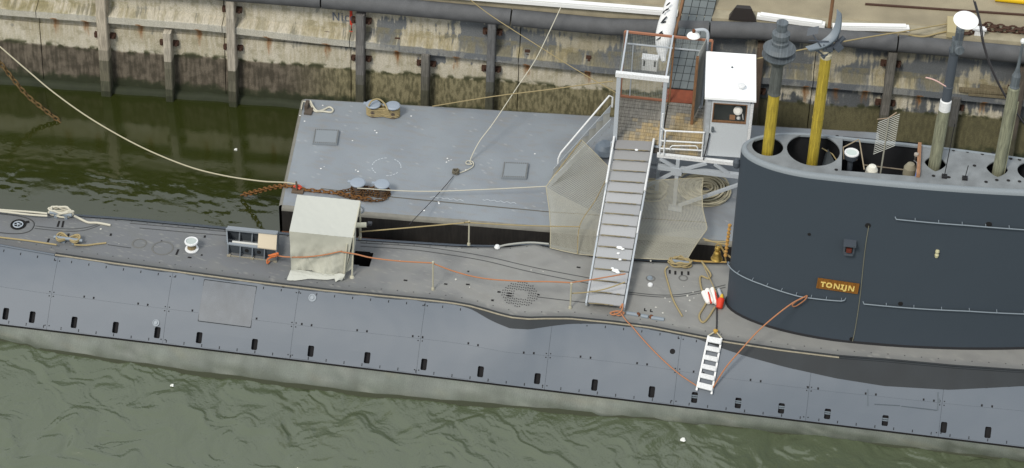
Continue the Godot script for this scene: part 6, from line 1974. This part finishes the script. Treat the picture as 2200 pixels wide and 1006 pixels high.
func ropes() -> void:
	rope([Vector3(-23.325, 2.887, -6.2), Vector3(-22.374, 2.326, -5.853), Vector3(-21.419, 1.803, -5.504), Vector3(-20.127, 1.306, -5.032), Vector3(-18.498, 0.951, -4.437), Vector3(-16.869, 0.861, -3.842), Vector3(-15.57, 1.022, -3.367), Vector3(-14.284, 1.344, -2.897), Vector3(-13.457, 1.637, -2.595), Vector3(-13.019, 1.75, -2.435)], 0.023, M.rope_pale, "mooring_rope", "long sagging pale rope from upper left to the barge's near corner", "rope", "mooring ropes")
	rope([Vector3(-6.025, 4.783, -8.821), Vector3(-6.308, 4.145, -8.287), Vector3(-6.636, 3.477, -7.67), Vector3(-7.08, 2.949, -6.833), Vector3(-7.631, 2.295, -5.795), Vector3(-7.96, 1.996, -5.175), Vector3(-8.164, 1.56, -4.789), Vector3(-8.082, 1.54, -4.64), Vector3(-8.25, 1.54, -4.61), Vector3(-8.258, 1.54, -4.751), Vector3(-8.087, 1.54, -4.758), Vector3(-8.035, 1.54, -4.531), Vector3(-8.235, 1.54, -4.258), Vector3(-8.438, 1.54, -4.103)], 0.016, M.rope_white, "mooring_rope", "thin cream rope from the quay edge down to the middle of the barge deck", "rope", "mooring ropes")
	rope([Vector3(-9.771, 1.6, -7.282), Vector3(-7.728, 2.912, -6.343), Vector3(-5.922, 3.995, -5.513), Vector3(-4.76, 4.71, -4.979), Vector3(-3.936, 5.2, -4.601)], 0.017, M.rope_tan, "mooring_rope", "tan rope from far barge bollards up to the landing platform", "rope", "mooring ropes")
	rope([Vector3(-9.02, 4.5, -9.238), Vector3(-8.542, 4.278, -9.029), Vector3(-7.906, 4.053, -8.752), Vector3(-6.567, 3.67, -8.168), Vector3(-5.318, 3.328, -7.623), Vector3(-3.854, 3.0, -6.984)], 0.014, M.rope_tan, "mooring_rope", "faded rope crossing the wall diagonally from kerb to platform", "rope", "mooring ropes")
	rope([Vector3(0.144, 5.42, -6.2), Vector3(1.676, 5.222, -7.343), Vector3(3.192, 5.004, -8.474), Vector3(4.752, 4.727, -9.638), Vector3(6.346, 4.48, -10.827)], 0.022, M.rope_tan, "mooring_rope", "tan rope from the cabin roof side to quay behind the masts", "rope", "mooring ropes")
	rope([Vector3(4.688, 4.42, -9.826), Vector3(5.145, 4.42, -9.809), Vector3(5.642, 4.42, -10.108), Vector3(6.069, 4.42, -10.344)], 0.03, M.rope_tan, "mooring_rope", "short tan rope lying on the quay edge beside the white kerb's end", "rope", "mooring ropes")
	rope([Vector3(-11.178, 1.95, -2.326), Vector3(-9.385, 1.804, -2.682), Vector3(-7.477, 1.85, -3.061), Vector3(-5.622, 1.95, -3.429)], 0.016, M.rope_white, "white_line", "thin white line stretched from near barge bollards to the stair foot")
	rope([Vector3(-8.538, 1.55, -3.931), Vector3(-8.705, 1.632, -3.236), Vector3(-8.95, 1.805, -2.214), Vector3(-9.307, 2.1, -0.726)], 0.012, M.cable, "dark_line", "thin dark line running from rope knot across the barge to the shelter")
	rope([Vector3(-10.587, 2.35, 0.168), Vector3(-9.171, 2.582, 0.008), Vector3(-7.523, 2.86, -0.178), Vector3(-7.523, 2.86, -0.178), Vector3(-6.025, 2.565, -0.691), Vector3(-4.365, 2.3, -1.259)], 0.019, M.rope_tan, "life_line", "tan lifeline along the far deck edge from shelter to net")
	var og := "orange lifelines"
	rope([Vector3(-12.85, 2.4, 1.706), Vector3(-12.605, 2.45, 1.765), Vector3(-12.347, 2.5, 1.822), Vector3(-11.775, 2.601, 1.842), Vector3(-11.229, 2.782, 1.862), Vector3(-10.781, 2.98, 1.878), Vector3(-10.751, 2.98, 1.893), Vector3(-10.352, 2.952, 1.891), Vector3(-9.888, 2.882, 1.888), Vector3(-9.091, 2.876, 1.883), Vector3(-8.164, 2.94, 1.877), Vector3(-8.135, 2.94, 1.893), Vector3(-7.497, 2.735, 1.901), Vector3(-6.701, 2.623, 1.911), Vector3(-5.645, 2.689, 1.924), Vector3(-4.859, 2.798, 1.933), Vector3(-4.258, 2.86, 1.941), Vector3(-4.245, 2.86, 1.939), Vector3(-3.648, 2.864, 1.693), Vector3(-2.775, 2.9, 1.334)], 0.02, M.rope_orange, "orange_line", "orange lifeline strung over deck stanchions from ribbed frame to boarding ladder", "rope", og)
	rope([Vector3(-2.803, 2.15, 2.115), Vector3(-2.603, 2.06, 2.336), Vector3(-2.404, 1.924, 2.425), Vector3(-2.08, 1.741, 2.675), Vector3(-1.533, 1.465, 3.039), Vector3(-0.967, 1.203, 3.334), Vector3(-0.431, 1.005, 3.527)], 0.018, M.rope_orange, "orange_line", "orange rope from the boarding ladder's foot to the hanging steps", "rope", og)
	rope([Vector3(0.008, 1.044, 3.575), Vector3(0.294, 1.673, 3.383), Vector3(0.623, 2.13, 3.161), Vector3(1.064, 2.69, 2.865), Vector3(1.517, 3.09, 2.56), Vector3(1.921, 3.358, 2.289), Vector3(2.177, 3.421, 2.117)], 0.02, M.rope_orange, "orange_line", "orange rope from hanging steps up to the sail's grab rail", "rope", og)
	var m := one()
	m.tube(smooth([Vector3(2.179, 3.421, 2.097), Vector3(2.279, 3.547, 2.148), Vector3(2.229, 3.385, 2.153), Vector3(2.003, 3.072, 2.093), Vector3(1.918, 3.117, 2.09), Vector3(2.095, 3.402, 2.147), Vector3(2.234, 3.486, 2.133)], 4), 0.018, 6)
	m.tube(smooth([Vector3(-2.813, 2.25, 2.073), Vector3(-2.751, 2.35, 1.978), Vector3(-2.765, 2.2, 2.127), Vector3(-2.96, 2.1, 2.206), Vector3(-3.074, 2.08, 2.122), Vector3(-2.881, 2.2, 2.147), Vector3(-2.687, 2.1, 2.076), Vector3(-2.829, 2.08, 2.199), Vector3(-3.0, 2.1, 2.092)], 4), 0.022, 6)
	solo(m, "orange_lashing", M.rope_orange, "orange lashing knots at ladder foot and sail rail", "lashing")
	m = one()
	m.tube(smooth([Vector3(-12.85, 2.4, 1.706), Vector3(-12.655, 2.46, 1.66), Vector3(-12.719, 2.4, 1.745), Vector3(-12.916, 2.38, 1.714), Vector3(-12.624, 2.5, 1.788), Vector3(-12.952, 2.2, 1.648), Vector3(-12.978, 2.05, 1.68), Vector3(-12.926, 2.1, 1.605)], 4), 0.026, 6)
	solo(m, "orange_knot", mat("cf7440", 0.9, grain, 5.0), "bright orange rope knot tied on the ribbed frame's corner", "lashing")
	rope([Vector3(-4.213, 2.5, 1.971), Vector3(-3.809, 2.49, 1.846), Vector3(-3.306, 2.554, 1.69), Vector3(-2.759, 2.75, 1.52)], 0.018, M.rope_tan, "short_line", "short tan rope from deck stanchion to the boarding ladder's side")
	# white and tan lines on the fore deck
	m = one()
	m.tube(smooth([Vector3(-21.63, 2.3, 0.968), Vector3(-21.118, 2.2, 0.858), Vector3(-20.317, 2.16, 0.75), Vector3(-19.74, 2.15, 0.721)], 4), 0.032, 6)
	m.tube(smooth([Vector3(-21.602, 2.3, 1.051), Vector3(-21.098, 2.2, 0.92), Vector3(-20.278, 2.16, 0.875), Vector3(-19.708, 2.15, 0.825)], 4), 0.032, 6)
	m.tube(smooth(pile(Vector3(-19.373, 2.0, 0.552), 0.37, 0.14, 6, 0.06, 3, 0.2), 3), 0.032, 6)
	m.tube(smooth([Vector3(-18.942, 2.15, 0.686), Vector3(-18.79, 2.05, 0.664), Vector3(-18.512, 2.03, 0.764), Vector3(-18.241, 2.03, 0.736), Vector3(-17.841, 2.03, 0.773)], 5), 0.036, 6)
	solo(m, "white_mooring_line", M.rope_white, "thick white line piled on the far cleat of the fore deck", "rope", "lines on the fore deck")
	m = one()
	m.tube(smooth([Vector3(-21.33, 2.1, 1.948), Vector3(-20.774, 2.1, 1.955), Vector3(-19.945, 2.1, 1.956), Vector3(-19.07, 2.12, 2.015)], 4), 0.026, 6)
	for sgn in [-1.0, 1.0]:
		for j in 3:
			var e := []
			for i in 25:
				var g := TAU * i / 24
				e.append(Vector3(-18.821, 2.0, 1.693) + Vector3(0.34 * sin(g) * (0.8 + 0.1 * j), 0.10 + 0.03 * j + 0.03 * cos(g * 2 + j), sgn * 0.15 * sin(2 * g) * (0.8 + 0.12 * j)))
			m.tube(e, 0.026, 6)
	m.tube(smooth([Vector3(-18.584, 2.1, 1.903), Vector3(-18.273, 2.05, 1.806), Vector3(-17.973, 2.03, 1.663), Vector3(-17.736, 2.03, 1.577)], 4), 0.026, 6)
	solo(m, "tan_mooring_line", M.rope_tan, "tan line crossed in figure-eights on the near cleat of the fore deck", "rope", "lines on the fore deck")
	m = one()
	m.tube(smooth(pile(Vector3(-1.344, 2.0, -0.39), 0.34, 0.16, 9, 0.05, 8, 0.18), 3), 0.022, 5)
	m.tube(smooth([Vector3(-1.678, 2.1, -0.166), Vector3(-1.74, 2.03, -0.029), Vector3(-1.592, 2.02, 0.518), Vector3(-1.38, 2.02, 1.201), Vector3(-1.071, 2.02, 1.835)], 5), 0.026, 5)
	solo(m, "rope_heap", M.rope_tan, "heap of tan rope with loose tail on deck below the net", "rope")
	m = one()
	m.tube(smooth([Vector3(-0.735, 2.1, -0.547), Vector3(-0.561, 2.15, -0.2), Vector3(-0.435, 2.1, -0.011), Vector3(-0.488, 2.03, 0.082), Vector3(-0.694, 2.03, 0.014), Vector3(-0.719, 2.03, 0.186), Vector3(-0.629, 2.03, 0.606), Vector3(-0.455, 2.03, 0.945), Vector3(-0.481, 2.03, 1.256), Vector3(-0.6, 2.03, 1.702), Vector3(-0.553, 2.03, 1.935), Vector3(-0.457, 2.03, 1.998), Vector3(-0.345, 2.03, 1.778), Vector3(-0.201, 2.04, 1.319)], 5), 0.03, 6)
	m.tube([Vector3(-0.735, 2.1, -0.547), Vector3(-0.212, 2.2, 0.857)], 0.016, 5)
	solo(m, "heaving_line", M.rope_tan, "looped tan rope on deck around the white and red float", "rope")
	rope([Vector3(-0.991, 2.05, -0.604), Vector3(-0.59, 2.06, -0.622), Vector3(-0.033, 2.06, -0.701)], 0.03, mat("a98c52", 0.9, grain, 5.0), "edge_rope", "golden rope lying along the far deck edge below the bell")
	for q in [[Vector3(-0.733, 2.3, -1.286), Vector3(-0.1, 2.5, -1.087), "upper of two tan ropes over the dark gap between net and sail nose"], [Vector3(-0.78, 2.3, -1.364), Vector3(-0.09, 2.45, -1.022), "lower of two tan ropes over the dark gap between net and sail nose"]]:
		rope([q[0], q[0].lerp(q[1], 0.5) + Vector3(0, -0.03, 0), q[1]], 0.022, M.rope_tan, "bell_side_rope", q[2], "rope", "ropes between net and sail")
	rope([Vector3(-6.596, 2.05, -0.236), Vector3(-6.308, 2.05, -0.396), Vector3(-5.725, 2.04, -0.6), Vector3(-5.185, 2.04, -0.632)], 0.03, mat("9b9d98", 0.8), "deck_pipe", "grey bent pipe lying along the far deck edge near the barge", "pipe")
	m = one()
	m.lathe(Vector3(-6.635, 2.0, -0.226), [Vector2(0, 0.12), Vector2(0.06, 0.1), Vector2(0.09, 0.04), Vector2(0.07, 0)], 10)
	solo(m, "white_fitting", M.white, "small white fitting at the bent pipe's end on the far deck edge", "fitting")
	# bollard turns
	var eight := func(p: Vector3, q: Vector3, j: float, gap: float, lift: float) -> Array:
		var e := []
		for i in 41:
			var g := TAU * i / 40
			var X := cos(g)
			e.append((p + q) / 2.0 + (q - p).normalized() * X * (p.distance_to(q) / 2.0 + gap) + Vector3(0, 0.05 + j * lift, (gap + 0.015 * sin(j * 2.0)) * sin(g) * (0.35 + 0.65 * pow(absf(X), 0.8))))
		return e
	m = one()
	for j in 6: m.tube(eight.call(Vector3(-11.531, 1.5, -6.62), Vector3(-10.917, 1.5, -6.658), j, 0.2, 0.056), 0.028, 6)
	m.tube(smooth([Vector3(-11.64, 2.0, -6.378), Vector3(-11.55, 2.12, -6.527), Vector3(-11.351, 2.12, -6.639), Vector3(-11.147, 2.0, -6.569), Vector3(-11.024, 1.9, -6.382)], 4), 0.028, 6)
	solo(m, "bollard_turns", M.rope_tan, "tan rope wound in thick figure-eights round the far pair of bollards", "rope")
	chain(eight.call(Vector3(-11.218, 1.5, -2.628), Vector3(-10.492, 1.5, -2.691), 0, 0.21, 0.1) + eight.call(Vector3(-11.218, 1.5, -2.628), Vector3(-10.492, 1.5, -2.691), 1.0, 0.20, 0.09) + eight.call(Vector3(-11.218, 1.5, -2.628), Vector3(-10.492, 1.5, -2.691), 2.0, 0.20, 0.08), 0.13, "bollard_chain", M.chain, "rusty chain wound in turns round the near pair of bollards")
	# chains
	chain([Vector3(-23.936, 2.191, -6.9), Vector3(-23.659, 1.796, -6.846), Vector3(-23.238, 1.219, -6.765), Vector3(-22.806, 0.714, -6.681), Vector3(-22.277, 0.324, -6.578), Vector3(-21.771, 0.0, -6.48), Vector3(-21.486, -0.3, -6.562)], 0.24, "hanging_chain", mat("77603a", 0.95, grain, 4.0, blotch, 0.7), "rusty to green chain hanging into the dark water at upper left")
	chain([Vector3(-15.103, 0.1, -3.662), Vector3(-14.556, 0.585, -3.299), Vector3(-13.928, 1.155, -2.883), Vector3(-13.352, 1.6, -2.501), Vector3(-13.038, 1.56, -2.495), Vector3(-12.745, 1.56, -2.456), Vector3(-12.178, 1.56, -2.467), Vector3(-11.608, 1.56, -2.456), Vector3(-11.166, 1.56, -2.376), Vector3(-10.739, 1.56, -2.363)], 0.2, "barge_chain", mat("8a5f30", 0.95, grain, 4.0, blotch, 0.9), "rusty chain rising from water over the barge's near corner")
	chain([Vector3(-11.255, 1.56, -2.819), Vector3(-11.576, 1.56, -2.646), Vector3(-11.822, 1.56, -2.463), Vector3(-11.294, 1.56, -2.308), Vector3(-10.726, 1.56, -2.297), Vector3(-10.384, 1.56, -2.427), Vector3(-10.336, 1.56, -2.619)], 0.14, "bollard_chain", M.chain, "rusty loose chain lying on deck before the near bollards")
	chain([Vector3(6.379, 4.46, -10.134), Vector3(6.636, 4.46, -10.286), Vector3(6.922, 4.46, -10.547), Vector3(7.137, 4.46, -10.535), Vector3(7.494, 4.46, -10.55), Vector3(7.923, 4.46, -10.578), Vector3(8.422, 4.46, -10.568)], 0.26, "quay_chain", M.dark_rust, "dark rusty chain on the quay edge at far right nearer the wall")
	chain([Vector3(6.564, 4.46, -10.532), Vector3(6.923, 4.46, -10.651), Vector3(7.095, 4.46, -10.788), Vector3(7.425, 4.46, -10.745), Vector3(7.925, 4.46, -10.735), Vector3(8.426, 4.46, -10.75)], 0.26, "quay_chain", M.dark_rust, "dark rusty chain on the quay edge at far right farther back")
	m = one()
	m.tube(smooth([Vector3(-13.794, 1.56, -6.445), Vector3(-13.822, 1.56, -6.843), Vector3(-13.658, 1.56, -6.772), Vector3(-13.509, 1.56, -6.775)], 4), 0.02, 6)
	m.tube(smooth([Vector3(-13.612, 1.65, -6.781), Vector3(-13.518, 1.54, -6.675), Vector3(-13.349, 1.53, -6.443), Vector3(-13.106, 1.53, -6.488), Vector3(-12.853, 1.53, -6.485), Vector3(-12.826, 1.53, -6.64), Vector3(-12.966, 1.53, -6.74), Vector3(-13.121, 1.53, -6.561), Vector3(-13.288, 1.56, -6.438), Vector3(-13.487, 1.58, -6.675), Vector3(-13.586, 1.66, -6.797)], 4), 0.032, 6)
	solo(m, "rope_loop", M.rope_white, "white rope loop on the far left corner of the barge deck", "rope")
	m = one()
	m.tube(smooth([Vector3(-13.144, 1.62, -2.467), Vector3(-13.024, 1.7, -2.453), Vector3(-12.92, 1.62, -2.484), Vector3(-13.026, 1.6, -2.445), Vector3(-13.18, 1.64, -2.503), Vector3(-12.934, 1.6, -2.416)], 4), 0.035, 6)
	solo(m, "red_lashing", mat("c8503c", 0.8), "bright red rope lashing at the barge's near left corner", "lashing")
	m = one()
	m.tube(smooth(pile(Vector3(-8.498, 1.5, -4.122), 0.10, 0.09, 5, 0.04, 5, 0.12), 3), 0.022, 5)
	solo(m, "rope_knot", mat("6b6658", 0.9, grain, 5.0), "dark knotted rope lump on the middle of the barge deck", "rope")
	# coils
	for q in [[Vector3(-0.955, 1.5, -4.586), 0.80, 20, "large flat coil of pale rope on the barge beneath the cabin", 21], [Vector3(-2.591, 1.5, -4.289), 0.52, 9, "smaller coil of pale rope under net beside the ladder", 22]]:
		var rg := RandomNumberGenerator.new()
		rg.seed = q[4]
		m = one()
		var e := []
		for i in q[2] * 20:
			var g: float = TAU * i / 20.0
			var u: float = float(i) / (q[2] * 20)
			var r: float = q[1] * (0.16 + 0.84 * fposmod(u * 2.0, 1.0)) * (1 + 0.05 * sin(g * 0.37 + 1) + rg.randf_range(-0.012, 0.012))
			e.append(q[0] + Vector3(cos(g) * r + 0.06 * sin(i * 0.013), 0.04 + (0.10 if u > 0.5 else 0.0) + 0.05 * sin(g * 0.5 + u * 9) + 0.03 * fposmod(u * 7, 1.0), sin(g) * r))
		m.tube(e, 0.032, 6)
		solo(m, "rope_coil", M.rope_pale, q[3], "rope coil", "rope coils under the platform")
	# cables at the right
	for k in 2:
		rope([Vector3(6.379, 6.5, -8.899), Vector3(6.592, 6.17, -8.3), Vector3(6.766, 5.638, -8.0), Vector3(7.103, 5.026, -7.6), Vector3(7.616, 4.349, -7.2), Vector3(8.346, 3.613, -6.8), Vector3(8.888, 3.211, -6.5)] .map(func(p): return p + Vector3(0.05 * k, 0, 0.06 * k)), 0.022, M.cable, "black_cable", ["black cable hanging from the quay at far right, left strand", "black cable hanging from the quay at far right, right strand"][k], "cable", "black cables")
